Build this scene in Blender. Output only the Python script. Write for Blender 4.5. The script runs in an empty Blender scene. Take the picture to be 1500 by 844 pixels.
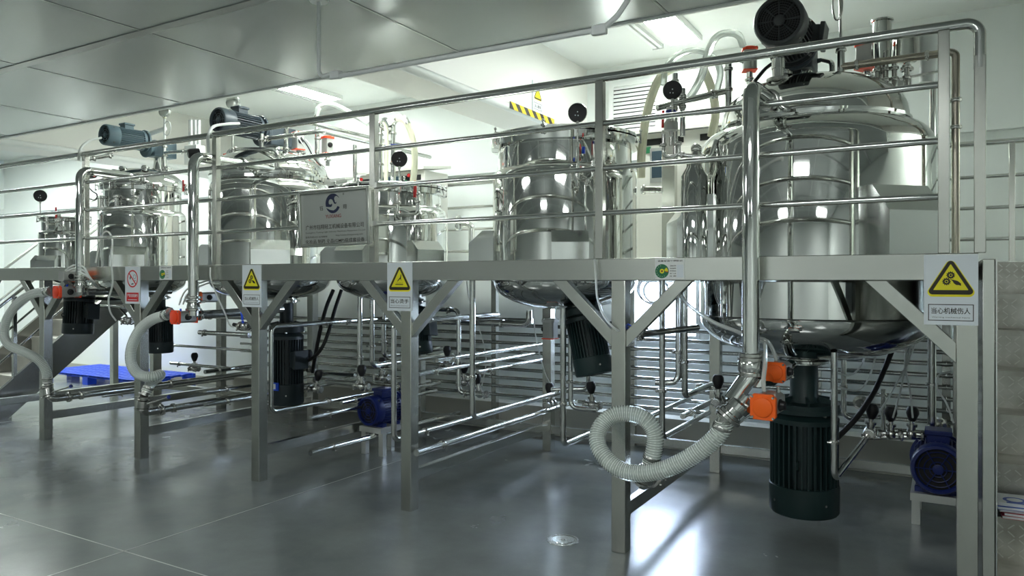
import bpy, bmesh, math, random
from mathutils import Vector, Matrix
random.seed(7)
SC = bpy.context.scene
COL = SC.collection
PI = math.pi
def V(*a): return Vector(a)

# ------------------------------------------------------------------ camera (1500 x 844 frame)
F_PX = 1093.0
CAM = V(0, -4.1, 1.6)
YAW = math.radians(30.2)
FWD = V(-math.sin(YAW), math.cos(YAW), 0)
RGT = V(math.cos(YAW), math.sin(YAW), 0)
cam_d = bpy.data.cameras.new('camera'); cam = bpy.data.objects.new('camera', cam_d); COL.objects.link(cam)
cam.location = CAM; cam.rotation_euler = (PI/2, 0, YAW)
cam_d.sensor_width = 36; cam_d.lens = F_PX/1500*36
cam_d.shift_y = (422-411)/1500 * -1
cam_d.clip_start = .05; cam_d.clip_end = 100
SC.camera = cam

def P(px, py, y):
    """point of the place seen at pixel (px, py), standing in the plane y"""
    k = (px-750)/F_PX
    d = FWD + RGT*k
    Z = (y-CAM.y)/d.y
    return V(CAM.x+d.x*Z, y, CAM.z+(411-py)/F_PX*Z)

# ------------------------------------------------------------------ materials
MATS = {}
def mat(name, col, rough=.5, metal=0., spec=.5, emit=None, estr=0, trans=0., bump=0., bscale=40, rvar=0., vscale=6, aniso=None, cvar=0., stretch=None, ior=1.45, coat=0):
    m = bpy.data.materials.new(name); m.use_nodes = True
    nt = m.node_tree; b = nt.nodes['Principled BSDF']
    b.inputs['Base Color'].default_value = (*col, 1); b.inputs['Roughness'].default_value = rough
    b.inputs['Metallic'].default_value = metal; b.inputs['Specular IOR Level'].default_value = spec
    b.inputs['IOR'].default_value = ior
    if coat: b.inputs['Coat Weight'].default_value = coat; b.inputs['Coat Roughness'].default_value = .1
    if trans: b.inputs['Transmission Weight'].default_value = trans
    if emit: b.inputs['Emission Color'].default_value = (*emit, 1); b.inputs['Emission Strength'].default_value = estr
    if bump or rvar or cvar:
        tc = nt.nodes.new('ShaderNodeTexCoord'); mp = nt.nodes.new('ShaderNodeMapping')
        nt.links.new(tc.outputs['Object'], mp.inputs['Vector'])
        if stretch: mp.inputs['Scale'].default_value = stretch
    if bump:
        n = nt.nodes.new('ShaderNodeTexNoise'); n.inputs['Scale'].default_value = bscale; n.inputs['Detail'].default_value = 2
        nt.links.new(mp.outputs[0], n.inputs['Vector'])
        bu = nt.nodes.new('ShaderNodeBump'); bu.inputs['Strength'].default_value = bump; bu.inputs['Distance'].default_value = .01
        nt.links.new(n.outputs['Fac'], bu.inputs['Height']); nt.links.new(bu.outputs[0], b.inputs['Normal'])
    if rvar or cvar:
        n2 = nt.nodes.new('ShaderNodeTexNoise'); n2.inputs['Scale'].default_value = vscale; n2.inputs['Detail'].default_value = 5
        nt.links.new(mp.outputs[0], n2.inputs['Vector'])
        if rvar:
            mr = nt.nodes.new('ShaderNodeMapRange'); mr.inputs['From Min'].default_value = .3; mr.inputs['From Max'].default_value = .7
            mr.inputs['To Min'].default_value = max(.02, rough-rvar); mr.inputs['To Max'].default_value = rough+rvar
            nt.links.new(n2.outputs['Fac'], mr.inputs['Value']); nt.links.new(mr.outputs[0], b.inputs['Roughness'])
        if cvar:
            cr = nt.nodes.new('ShaderNodeValToRGB')
            cr.color_ramp.elements[0].position = .3; cr.color_ramp.elements[1].position = .7
            cr.color_ramp.elements[0].color = (*[c*(1-cvar) for c in col], 1); cr.color_ramp.elements[1].color = (*[min(1, c*(1+cvar)) for c in col], 1)
            nt.links.new(n2.outputs['Fac'], cr.inputs[0]); nt.links.new(cr.outputs[0], b.inputs['Base Color'])
    MATS[name] = m
    return m
mirror = mat('polished_steel', (.71, .72, .695), .045, 1, bump=.012, bscale=3.5)
pipe_m = mat('pipe_steel', (.66, .67, .645), .13, 1, rvar=.03, vscale=9)
brushed = mat('brushed_steel', (.57, .58, .54), .25, 1, rvar=.012, vscale=2.2, stretch=(1, 30, 30))
brushv = mat('brushed_steel_upright', (.57, .575, .53), .25, 1, rvar=.012, vscale=2.2, stretch=(30, 30, 1))
plate = mat('plate_steel', (.66, .68, .66), .16, 1, rvar=.04, vscale=5)
castst = mat('cast_steel', (.55, .55, .52), .22, 1, rvar=.06, vscale=30)
stringm = mat('dark_stringer_steel', (.30, .30, .285), .22, 1)
barm = mat('worn_brightened_bars', (.50, .50, .46), .34, .85)  # worn bars, their colour also brightened to stand out in weak grazing light
wornst = mat('worn_pipe_steel', (.42, .38, .32), .27, 1, cvar=.12, vscale=6)
darkmot = mat('dark_motor_paint', (.016, .026, .029), .42, 0, .5, bump=.08, bscale=160)
greymot = mat('grey_motor_paint', (.042, .047, .049), .4, 0, .5)
bluemot = mat('blue_grey_motor_paint', (.12, .18, .215), .4, 0, .5)
darkblue = mat('slate_motor_paint', (.05, .066, .08), .4, 0, .5)
greenmot = mat('green_black_motor_paint', (.014, .034, .034), .42, 0, .5)
pump_m = mat('blue_pump_paint', (.006, .017, .13), .35, 0, .5)
black = mat('black_plastic', (.012, .012, .013), .4)
rubber = mat('black_rubber', (.01, .01, .01), .55)
orange = mat('orange_plastic', (.95, .14, .012), .38)
redor = mat('red_orange_plastic', (.86, .07, .02), .38)
redp = mat('red_plastic', (.55, .012, .012), .38)
alu = mat('grey_anodised_aluminium', (.48, .49, .47), .38, .7, rvar=.05, vscale=30)
white = mat('white_plastic', (.8, .82, .8), .4)
cream = mat('cream_hose', (.78, .78, .6), .35, trans=.15)
clear = mat('clear_hose', (.86, .9, .86), .18, trans=.62, ior=1.2)
tubew = mat('milky_tube', (.8, .83, .8), .3, trans=.3, ior=1.25)
cabm = mat('cabinet_steel', (.62, .63, .6), .35, .6)
cabw = mat('cabinet_paint', (.72, .72, .66), .45)
signw = mat('sign_white', (.72, .77, .8), .3)
yellow = mat('sign_yellow', (.82, .74, .015), .4)
ink = mat('sign_ink', (.018, .014, .005), .45)
signred = mat('sign_red', (.62, .015, .02), .4)
green = mat('tag_green', (.02, .17, .07), .4)
blue = mat('blue_plastic', (.012, .07, .62), .4)
logo_b = mat('logo_blue', (.006, .014, .055), .4)
logo_r = mat('logo_red', (.25, .02, .012), .45)
boardm = mat('board_silver', (.42, .44, .41), .38, .55, cvar=.03, vscale=4)
paper = mat('paper_white', (.78, .8, .82), .4)
paper_b = mat('paper_blue', (.03, .1, .5), .4)
paper_r = mat('paper_red', (.5, .02, .05), .4)
skin = mat('paper_peach', (.5, .25, .16), .5)
screen = mat('screen_glass', (.05, .08, .1), .15)
wallm = mat('wall_panel', (.80, .84, .815), .45, spec=.4)
wallb = mat('wall_front_panel', (.62, .65, .63), .5, spec=.4)
kerbm = mat('kerb_grey', (.42, .42, .36), .4, rvar=.08, vscale=5)
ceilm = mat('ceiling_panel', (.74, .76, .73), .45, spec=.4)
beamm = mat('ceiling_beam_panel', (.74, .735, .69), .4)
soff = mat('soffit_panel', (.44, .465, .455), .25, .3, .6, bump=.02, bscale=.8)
soffj = mat('soffit_joint', (.33, .345, .335), .3, .5)
lampm = mat('lamp_diffuser', (1, 1, 1), .5, emit=(.93, 1, .96), estr=34)
lampn = mat('lamp_diffuser_near', (1, 1, 1), .5, emit=(.95, 1, .99), estr=15)
daym = mat('daylight_pane', (1, 1, 1), .3, emit=(.62, .76, 1), estr=24)
darkh = mat('dark_opening', (.01, .01, .01), .7)

def floor_mat():
    m = bpy.data.materials.new('polished_concrete'); m.use_nodes = True
    nt = m.node_tree; b = nt.nodes['Principled BSDF']; N = nt.nodes.new; L = nt.links.new
    tc = N('ShaderNodeTexCoord')
    n1 = N('ShaderNodeTexNoise'); n1.inputs['Scale'].default_value = .9; n1.inputs['Detail'].default_value = 6; n1.inputs['Roughness'].default_value = .6
    n2 = N('ShaderNodeTexNoise'); n2.inputs['Scale'].default_value = 60; n2.inputs['Detail'].default_value = 3
    vo = N('ShaderNodeTexVoronoi'); vo.inputs['Scale'].default_value = 95
    for n in (n1, n2, vo): L(tc.outputs['Object'], n.inputs['Vector'])
    r1 = N('ShaderNodeValToRGB'); r1.color_ramp.elements[0].position = .32; r1.color_ramp.elements[1].position = .7
    r1.color_ramp.elements[0].color = (.115, .130, .127, 1); r1.color_ramp.elements[1].color = (.20, .222, .214, 1)
    L(n1.outputs['Fac'], r1.inputs[0])
    r2 = N('ShaderNodeValToRGB'); r2.color_ramp.elements[0].position = .0; r2.color_ramp.elements[1].position = .16
    r2.color_ramp.elements[0].color = (1, 1, 1, 1); r2.color_ramp.elements[1].color = (0, 0, 0, 1)
    L(vo.outputs['Distance'], r2.inputs[0])
    r3 = N('ShaderNodeValToRGB'); r3.color_ramp.elements[0].position = .52; r3.color_ramp.elements[1].position = .62
    L(n2.outputs['Fac'], r3.inputs[0])
    mu = N('ShaderNodeMath'); mu.operation = 'MULTIPLY'; L(r2.outputs[0], mu.inputs[0]); L(r3.outputs[0], mu.inputs[1])
    mx = N('ShaderNodeMix'); mx.data_type = 'RGBA'; L(mu.outputs[0], mx.inputs[0]); L(r1.outputs[0], mx.inputs[6]); mx.inputs[7].default_value = (.42, .44, .41, 1)
    L(mx.outputs[2], b.inputs['Base Color'])
    mr = N('ShaderNodeMapRange'); mr.inputs['From Min'].default_value = .3; mr.inputs['From Max'].default_value = .7
    mr.inputs['To Min'].default_value = .15; mr.inputs['To Max'].default_value = .29
    L(n1.outputs['Fac'], mr.inputs['Value']); L(mr.outputs[0], b.inputs['Roughness'])
    b.inputs['Specular IOR Level'].default_value = .75
    bu = N('ShaderNodeBump'); bu.inputs['Strength'].default_value = .04; bu.inputs['Distance'].default_value = .01
    L(n2.outputs['Fac'], bu.inputs['Height']); L(bu.outputs[0], b.inputs['Normal'])
    return m
floorm = floor_mat()
jointm = mat('floor_joint', (.36, .37, .34), .4)

def checker_mat():
    """diamond tread plate: raised bars in a herringbone"""
    m = bpy.data.materials.new('tread_plate'); m.use_nodes = True
    nt = m.node_tree; b = nt.nodes['Principled BSDF']; N = nt.nodes.new; L = nt.links.new
    b.inputs['Metallic'].default_value = .85; b.inputs['Roughness'].default_value = .36; b.inputs['Base Color'].default_value = (.42, .42, .38, 1)
    tc = N('ShaderNodeTexCoord'); n = N('ShaderNodeTexNoise'); n.inputs['Scale'].default_value = 5; n.inputs['Detail'].default_value = 5
    L(tc.outputs['Object'], n.inputs['Vector'])
    r = N('ShaderNodeValToRGB'); r.color_ramp.elements[0].position = .35; r.color_ramp.elements[1].position = .68
    r.color_ramp.elements[0].color = (.30, .29, .25, 1); r.color_ramp.elements[1].color = (.52, .52, .48, 1)
    L(n.outputs['Fac'], r.inputs[0]); L(r.outputs[0], b.inputs['Base Color'])
    return m
treadm = checker_mat()
def glass_mat():
    m = mat('gauge_glass', (.9, .92, .92), .05, trans=.9); return m

def hazard_mat():
    m = bpy.data.materials.new('hazard_stripes'); m.use_nodes = True
    nt = m.node_tree; b = nt.nodes['Principled BSDF']; N = nt.nodes.new; L = nt.links.new
    tc = N('ShaderNodeTexCoord'); sp = N('ShaderNodeSeparateXYZ'); L(tc.outputs['Object'], sp.inputs[0])
    a = N('ShaderNodeMath'); a.operation = 'ADD'; L(sp.outputs['Y'], a.inputs[0]); L(sp.outputs['Z'], a.inputs[1])
    s = N('ShaderNodeMath'); s.operation = 'MULTIPLY'; L(a.outputs[0], s.inputs[0]); s.inputs[1].default_value = 6.3
    f = N('ShaderNodeMath'); f.operation = 'FRACT'; L(s.outputs[0], f.inputs[0])
    g = N('ShaderNodeMath'); g.operation = 'GREATER_THAN'; L(f.outputs[0], g.inputs[0]); g.inputs[1].default_value = .5
    mx = N('ShaderNodeMix'); mx.data_type = 'RGBA'; L(g.outputs[0], mx.inputs[0]); mx.inputs[6].default_value = (.02, .018, .015, 1); mx.inputs[7].default_value = (.85, .55, .01, 1)
    L(mx.outputs[2], b.inputs['Base Color']); b.inputs['Roughness'].default_value = .4
    return m
hazm = hazard_mat()

# ------------------------------------------------------------------ mesh builder
def frame(d):
    d = Vector(d).normalized()
    a = V(0, 0, 1) if abs(d.z) < .9 else V(1, 0, 0)
    u = d.cross(a).normalized(); w = d.cross(u).normalized()
    return d, u, w
def axes(o, x, y, z):
    return Matrix(((x[0], y[0], z[0], o[0]), (x[1], y[1], z[1], o[1]), (x[2], y[2], z[2], o[2]), (0, 0, 0, 1)))
def fillet(pts, rad, seg=6):
    pts = [Vector(p) for p in pts]; out = [pts[0]]
    for i in range(1, len(pts)-1):
        a, b, c = pts[i-1], pts[i], pts[i+1]
        u = (a-b); w = (c-b); lu, lw = u.length, w.length
        if lu < 1e-6 or lw < 1e-6: continue
        u /= lu; w /= lw
        ang = u.angle(w)
        if ang > PI-.02: out.append(b); continue
        t = min(rad/math.tan(ang/2), lu*.49, lw*.49)
        r = t*math.tan(ang/2)
        bis = (u+w).normalized(); ce = b+bis*(r/math.sin(ang/2))
        s, e = b+u*t, b+w*t
        v0, v1 = s-ce, e-ce; th = v0.angle(v1)
        for k in range(seg+1):
            q = k/seg
            out.append(ce+(v0*math.sin((1-q)*th)+v1*math.sin(q*th))/math.sin(th))
    out.append(pts[-1]); return out
def spline(pts, step=.01):
    pts = [Vector(p) for p in pts]; n = len(pts); out = []
    for i in range(n-1):
        p0 = pts[i-1] if i else pts[0]*2-pts[1]
        p1, p2 = pts[i], pts[i+1]
        p3 = pts[i+2] if i+2 < n else pts[-1]*2-pts[-2]
        k = max(2, int((p2-p1).length/step))
        for j in range(k):
            t = j/k
            out.append(.5*((2*p1)+(p2-p0)*t+(2*p0-5*p1+4*p2-p3)*t*t+(3*p1-p0-3*p2+p3)*t**3))
    out.append(pts[-1]); return out

class B:
    def __init__(s, M=None): s.v = []; s.f = []; s.M = M or Matrix()
    def add(s, vs, fs):
        o = len(s.v); s.v += [s.M @ Vector(p) for p in vs]; s.f += [tuple(i+o for i in f) for f in fs]; return s
    def box(s, x0, x1, y0, y1, z0, z1):
        vs = [(x, y, z) for x in (x0, x1) for y in (y0, y1) for z in (z0, z1)]
        return s.add(vs, [(0, 1, 3, 2), (4, 6, 7, 5), (0, 4, 5, 1), (2, 3, 7, 6), (0, 2, 6, 4), (1, 5, 7, 3)])
    def bar(s, a, b, w, h, up=(0, 0, 1)):
        a, b = Vector(a), Vector(b); d = (b-a).normalized(); up = Vector(up)
        if abs(d.dot(up)) > .98: up = V(0, 1, 0)
        x = d.cross(up).normalized(); z = x.cross(d).normalized()
        vs = [p+x*(i*w/2)+z*(j*h/2) for p in (a, b) for i in (-1, 1) for j in (-1, 1)]
        return s.add(vs, [(0, 1, 3, 2), (4, 6, 7, 5), (0, 4, 5, 1), (2, 3, 7, 6), (0, 2, 6, 4), (1, 5, 7, 3)])
    def prism(s, pts, vec):
        pts = [Vector(p) for p in pts]; n = len(pts); vec = Vector(vec)
        return s.add(pts+[p+vec for p in pts], [tuple(range(n))[::-1], tuple(range(n, 2*n))]+[(i, (i+1) % n, n+(i+1) % n, n+i) for i in range(n)])
    def tube(s, path, r, n=12, caps=True, closed=False):
        path = [Vector(p) for p in path]; m = len(path)
        rs = r if isinstance(r, (list, tuple)) else [r]*m
        ts = []
        for i in range(m):
            if closed: t = path[(i+1) % m]-path[i-1]
            else: t = path[min(i+1, m-1)]-path[max(i-1, 0)]
            ts.append(t.normalized() if t.length > 1e-9 else V(0, 0, 1))
        _, u, _ = frame(ts[0]); vs = []
        for i in range(m):
            u = (u-ts[i]*u.dot(ts[i]))
            u = u.normalized() if u.length > 1e-6 else frame(ts[i])[1]
            w = ts[i].cross(u)
            for k in range(n):
                a = 2*PI*k/n; vs.append(path[i]+(u*math.cos(a)+w*math.sin(a))*rs[i])
        fs = []
        for i in range(m if closed else m-1):
            j = (i+1) % m
            for k in range(n):
                q = (k+1) % n; fs.append((i*n+k, i*n+q, j*n+q, j*n+k))
        if caps and not closed:
            fs.append(tuple(range(n))[::-1]); fs.append(tuple(range((m-1)*n, m*n)))
        return s.add(vs, fs)
    def cyl(s, a, b, r, n=20, r2=None): return s.tube([a, b], [r, r if r2 is None else r2], n)
    def lathe(s, o, d, prof, n=32, arc=None):
        o = Vector(o); d, u, w = frame(d); vs = []; fs = []; idx = []
        for h, r in prof:
            if r < 1e-6: idx.append([len(vs)]); vs.append(o+d*h)
            else:
                idx.append(list(range(len(vs), len(vs)+n)))
                for k in range(n):
                    a = 2*PI*k/n; vs.append(o+d*h+(u*math.cos(a)+w*math.sin(a))*r)
        for i in range(len(prof)-1):
            A, C = idx[i], idx[i+1]
            for k in range(n):
                q = (k+1) % n
                if len(A) == 1 and len(C) == 1: break
                if len(A) == 1: fs.append((A[0], C[q], C[k]))
                elif len(C) == 1: fs.append((A[k], A[q], C[0]))
                else: fs.append((A[k], A[q], C[q], C[k]))
        return s.add(vs, fs)
    def ring(s, o, d, R, r, n=40, k=8):
        o = Vector(o); d, u, w = frame(d)
        return s.tube([o+(u*math.cos(2*PI*i/n)+w*math.sin(2*PI*i/n))*R for i in range(n)], r, k, closed=True)
    def ball(s, o, r, n=16, d=(0, 0, 1), sq=1.):
        return s.lathe(o, d, [(-r*sq*math.cos(PI*i/8), r*math.sin(PI*i/8)) for i in range(9)], n)
    def nut(s, o, d, r, h):
        d, u, w = frame(d); o = Vector(o)
        return s.prism([o+(u*math.cos(PI*i/3)+w*math.sin(PI*i/3))*r for i in range(6)], d*h)
    def clamp(s, o, d, r, wing=True):
        """sanitary clamp ring with its wing nut"""
        o = Vector(o); d, u, w = frame(d)
        s.lathe(o, d, [(-.012, r*1.02), (-.011, r*1.3), (-.007, r*1.42), (.007, r*1.42), (.011, r*1.3), (.012, r*1.02)], 20)
        if wing:
            q = o+u*(r*1.5); s.bar(q-w*.012, q+w*.012, .012, .016, d); s.cyl(q-w*.012, q+w*(.022), .0045, 8)
            s.ball(q+w*.028, .009, 8)
        return s
    def obj(s, name, m, parent=None, loc=None, angle=38, bevel=0, label=None):
        me = bpy.data.meshes.new(name)
        base = wloc(parent) if parent else (Vector(loc) if loc is not None else V(0, 0, 0))
        me.from_pydata([tuple(p-base) for p in s.v], [], s.f)
        bm = bmesh.new(); bm.from_mesh(me); bmesh.ops.recalc_face_normals(bm, faces=bm.faces); bm.to_mesh(me); bm.free()
        for p in me.polygons: p.use_smooth = True
        me.set_sharp_from_angle(angle=math.radians(angle))
        me.materials.append(m)
        o = bpy.data.objects.new(name, me); COL.objects.link(o)
        if parent: o.parent = parent
        elif loc is not None: o.location = loc
        if bevel:
            md = o.modifiers.new('bevel', 'BEVEL'); md.width = bevel; md.segments = 2; md.limit_method = 'ANGLE'; md.angle_limit = math.radians(50)
        if label: o['label'] = label
        return o
def wloc(o):
    l = V(0, 0, 0)
    while o: l = l+o.location; o = o.parent
    return l
def tag(o, label, cat, group=None):
    o['label'] = label; o['category'] = cat
    if group: o['group'] = group
    return o
def thing(name, label, cat, loc=(0, 0, 0), group=None):
    o = bpy.data.objects.new(name, None); COL.objects.link(o); o.location = loc; o.empty_display_size = .05
    return tag(o, label, cat, group)
def struct(b, name, m, loc=None, parent=None, bevel=0):
    o = b.obj(name, m, parent, loc, bevel=bevel)
    if not parent: o['kind'] = 'structure'
    return o
def solo(b, name, label, cat, m, group=None, loc=None, bevel=0, angle=38):
    """a thing that is one mesh; its origin goes to the foot of its bounds"""
    if loc is None:
        xs = [p.x for p in b.v]; ys = [p.y for p in b.v]; zs = [p.z for p in b.v]
        loc = V((min(xs)+max(xs))/2, (min(ys)+max(ys))/2, min(zs))
    return tag(b.obj(name, m, None, loc, angle, bevel), label, cat, group)
def copy_tree(o, parent=None):
    c = o.copy(); COL.objects.link(c)
    if parent: c.parent = parent
    for ch in list(o.children): copy_tree(ch, c)
    return c

def text_mesh(name, s, h, M, m, parent, depth=.0006, width=None, align='CENTER', bold=0):
    """flat lettering: M maps text x, y to the sign face"""
    c = bpy.data.curves.new(name, 'FONT'); c.body = s; c.size = 1; c.align_x = align; c.align_y = 'CENTER'; c.extrude = 0
    if bold: c.offset = bold
    c.resolution_u = 3
    o = bpy.data.objects.new(name, c); COL.objects.link(o); bpy.context.view_layer.update()
    me = bpy.data.meshes.new_from_object(o.evaluated_get(bpy.context.evaluated_depsgraph_get()))
    bpy.data.objects.remove(o); bpy.data.curves.remove(c)
    xs = [v.co.x for v in me.vertices] or [0]; ys = [v.co.y for v in me.vertices] or [0]
    cw = max(xs)-min(xs) or 1; chh = max(ys)-min(ys) or 1
    sy = h/chh; sx = (width/cw) if width else sy
    cx = (max(xs)+min(xs))/2 if align == 'CENTER' else min(xs); cy = (max(ys)+min(ys))/2
    base = wloc(parent)
    for v in me.vertices:
        v.co = (M @ V((v.co.x-cx)*sx, (v.co.y-cy)*sy, depth))-base
    me.name = name; me.materials.clear(); me.materials.append(m)
    ob = bpy.data.objects.new(name, me); COL.objects.link(ob); ob.parent = parent
    return ob
# ================================================================== the setting
XL, XR, YF, YB = -16.1, 3.2, -8.2, 3.6
ZS, ZC, YS = 3.175, 3.97, .19
struct(B().box(XL-.2, XR+.2, YF-.2, YB+.2, -.1, 0), 'floor', floorm)
jb = B()
jb.box(XL, XR, -1.446, -1.438, 0, .0008)
jb.box(-4.204, -4.196, YF, YB, 0, .0008)
jb.box(XL, XR, -5.446, -5.438, 0, .0008); jb.box(-9.204, -9.196, YF, YB, 0, .0008); jb.box(.796, .804, YF, 0, 0, .0008)
struct(jb, 'trim_1', jointm)
# back wall with the opening of the window behind the pipes
WX0, WX1, WZ0, WZ1 = -3.02, -2.22, .98, 1.62
wb = B()
wb.box(XL, WX0, YB, YB+.12, 0, ZC); wb.box(WX1, XR, YB, YB+.12, 0, ZC)
wb.box(WX0, WX1, YB, YB+.12, 0, WZ0); wb.box(WX0, WX1, YB, YB+.12, WZ1, ZC)
struct(wb, 'wall_back', wallm)
win = thing('window_1', 'bright daylight window low in the back wall behind the pipe rack', 'window', ((WX0+WX1)/2, YB, WZ0)); win['kind'] = 'structure'
wf = B()
wf.box(WX0, WX1, YB-.015, YB+.1, WZ0, WZ0+.04); wf.box(WX0, WX1, YB-.015, YB+.1, WZ1-.04, WZ1)
wf.box(WX0, WX0+.04, YB-.015, YB+.1, WZ0+.04, WZ1-.04); wf.box(WX1-.04, WX1, YB-.015, YB+.1, WZ0+.04, WZ1-.04)
wf.obj('window_frame', white, win)
B().box(WX0+.04, WX1-.04, YB+.04, YB+.05, WZ0+.04, WZ1-.04).obj('pane', daym, win)
struct(B().box(XL-.12, XL, YF, YB, 0, ZC), 'wall_left', wallm)
struct(B().box(XR, XR+.12, YF, YB, 0, ZC), 'wall_right', wallm)
struct(B().box(XL, XR, YF-.12, YF, 0, ZC), 'wall_front', wallb)
SC.view_settings.view_transform = 'Standard'; SC.view_settings.look = 'None'; SC.view_settings.gamma = 1; SC.view_settings.exposure = .95; SC.view_settings.use_curve_mapping = False
wd = bpy.data.worlds.new('world'); SC.world = wd; wd.use_nodes = True; wd.node_tree.nodes['Background'].inputs[0].default_value = (.6, .65, .65, 1); wd.node_tree.nodes['Background'].inputs[1].default_value = .3
struct(B().box(XL, XR, YS-.12, YB+.12, ZC, ZC+.12), 'ceiling', ceilm)
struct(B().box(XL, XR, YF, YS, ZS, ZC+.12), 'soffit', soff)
sj = B()
for y in (-1.19, -2.6, -4.0, -5.4, -6.8): sj.box(XL, XR, y-.035, y+.035, ZS-.006, ZS+.01)
for i in range(-6, 10): x = -2.9-1.48*i; sj.box(x-.008, x+.008, YF, YS-.03, ZS-.003, ZS+.01) if XL < x < XR else None
struct(sj, 'trim_2', soffj)
struct(B().box(XL, XR, YS-.02, YS+.012, ZS-.012, ZS+.03), 'trim_3', white)
for n, (x0, x1) in enumerate(((-4.03, -3.5), (-10.0, -9.4), (1.9, 2.4))):
    b = B(); b.box(x0, x1, YS, YB, ZS+.02, ZC)
    struct(b, 'ceiling_beam', beamm)
    t = B(); t.cyl((x1-.012, YS, ZS+.035), (x1-.012, YB, ZS+.035), .04, 16); struct(t, 'trim_%d' % (4+n), white)
struct(B().box(XL, XR, YB-.07, YB, 2.9, 3.0), 'trim_8', wallm)
kb = B(); kb.box(-8.4, XR, 2.78, 2.95, 0, .26); kb.box(-8.4, XR, 2.76, 2.97, .26, .29)
struct(kb, 'kerb', kerbm)
struct(B().box(XL, XR, YB-.02, YB, 0, .1), 'baseboard_back', kerbm)
struct(B().box(XL, XL+.02, YF, YB, 0, .1), 'baseboard_left', kerbm)

# ------------------------------------------------------------------ ceiling lamps
def lamp(label, x0, x1, y0, y1, z, m, group='ceiling panel lamps'):
    t = thing('ceiling_light', label, 'lamp', ((x0+x1)/2, (y0+y1)/2, z-.05), group)
    f = B()
    f.box(x0-.02, x1+.02, y0-.02, y0, z-.05, z); f.box(x0-.02, x1+.02, y1, y1+.02, z-.05, z)
    f.box(x0-.02, x0, y0, y1, z-.05, z); f.box(x1, x1+.02, y0, y1, z-.05, z)
    f.obj('lamp_frame', white, t)
    B().box(x0, x1, y0, y1, z-.042, z-.01).obj('diffuser', m, t)
    return t
lamp('bright flat ceiling lamp panel at the upper right, above the hose loops', -2.35, -2.06, 1.85, 3.05, ZC, lampm)
lamp('bright flat ceiling lamp panel at the upper left, right of the hanging white conduit', -6.99, -6.70, 1.85, 3.05, ZC, lampm)
lamp('ceiling lamp panel at the far left end of the raised ceiling', -11.64, -11.35, 1.85, 3.05, ZC, lampm)
lamp('added ceiling lamp panel hidden behind the ceiling beam', -4.75, -4.46, .7, 1.9, ZC, lampm)  # unseen panel, added to brighten the recess
lamp('ceiling lamp panel above the right staircase', 2.45, 2.74, 1.85, 3.05, ZC, lampm)
lamp('added ceiling lamp panel beyond the left staircase', -10.9, -10.6, .5, 1.7, ZC, lampm)  # extra panel added to lift the dim wall under the left end
lamp('added ceiling lamp panel between the two far left lamps', -12.8, -12.5, 1.2, 2.4, ZC, lampm)  # also an added source, brightening the left wall
lamp('added ceiling lamp panel near the far left wall', -14.2, -13.9, 1.0, 2.2, ZC, lampm)  # put in as extra light because the far left wall stayed dark
near = 'soffit lamp panels behind the viewer'
for x, y in ((-5.4, -3.2), (-.9, -3.3), (-10.5, -2.6), (-3.2, -6.6), (1.6, -6.6)):
    lamp('flat lamp panel in the soffit over the aisle', x-.6, x+.6, y-.3, y+.3, ZS, lampn, near)
for x0, x1, y1, side in ((-2.49, -2.45, 3.12, 'right'), (-7.13, -7.09, 3.12, 'left')):
    t = thing('cable_channel', 'slim white twin channel on the ceiling beside the upper %s lamp panel' % side, 'cable channel', (x0, 2.4, ZC), 'twin cable channels')
    for d in (0, -.06):
        B().box(x0+d, x1+d-.005, 1.2, y1, ZC-.035, ZC).obj('channel', white, t)
    B().box(x0-.07, x1+.005, y1, y1+.03, ZC-.045, ZC).obj('end_cap', white, t)

# white conduit hanging under the soffit
yc = -1.025
t = thing('hanging_conduit', 'white conduit running along under the soffit edge on two bent drops', 'conduit', (-2.2, yc, 2.72))
B().tube(fillet([P(467, 0, yc)+V(0, 0, .02), V(P(467, 0, yc).x, yc, 2.735), P(487, 107, yc)], .06, 8), .012, 12).obj('drop', white, t)
B().tube(fillet([P(886, 40, yc), V(P(921, 0, yc).x-.055, yc, 2.765), V(P(921, 0, yc).x, yc, 2.83), V(P(921, 0, yc).x, yc, ZS)], .06, 8), .012, 12).obj('drop', white, t)
B().cyl(P(497, 111.5, yc), P(872, 44.5, yc), .013, 12).obj('conduit', white, t)
for a in (492, 878): 
    c = P(a, 110 if a < 600 else 44, yc); B().box(c.x-.035, c.x+.035, yc-.016, yc+.016, c.z-.022, c.z+.022).obj('junction_box', white, t, bevel=.005)
c = P(467, 0, yc); B().lathe((c.x, yc, ZS-.012), (0, 0, 1), [(0, .0), (0, .05), (.012, .055), (.012, 0)], 20).obj('flange', white, t)

# air grille high on the back wall
gx0, gx1, gz0, gz1 = P(893, 160, YB).x, P(968, 160, YB).x, 3.12, 3.78
t = thing('air_grille', 'white louvred air grille high on the back wall', 'vent', ((gx0+gx1)/2, YB, gz0))
f = B(); f.box(gx0, gx1, YB-.03, YB, gz0, gz0+.05); f.box(gx0, gx1, YB-.03, YB, gz1-.05, gz1); f.box(gx0, gx0+.05, YB-.03, YB, gz0+.05, gz1-.05); f.box(gx1-.05, gx1, YB-.03, YB, gz0+.05, gz1-.05)
f.obj('grille_frame', white, t)
B().box(gx0+.04, gx1-.04, YB-.004, YB, gz0+.04, gz1-.04).obj('backing', darkh, t)
s = B(); k = 0
z = gz0+.06
while z < gz1-.07:
    s.prism([(gx0+.045, YB-.026, z), (gx0+.045, YB-.022, z), (gx0+.045, YB-.004, z+.033), (gx0+.045, YB-.008, z+.036)], (gx1-gx0-.09, 0, 0)); z += .043
s.obj('slats', white, t)

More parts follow.
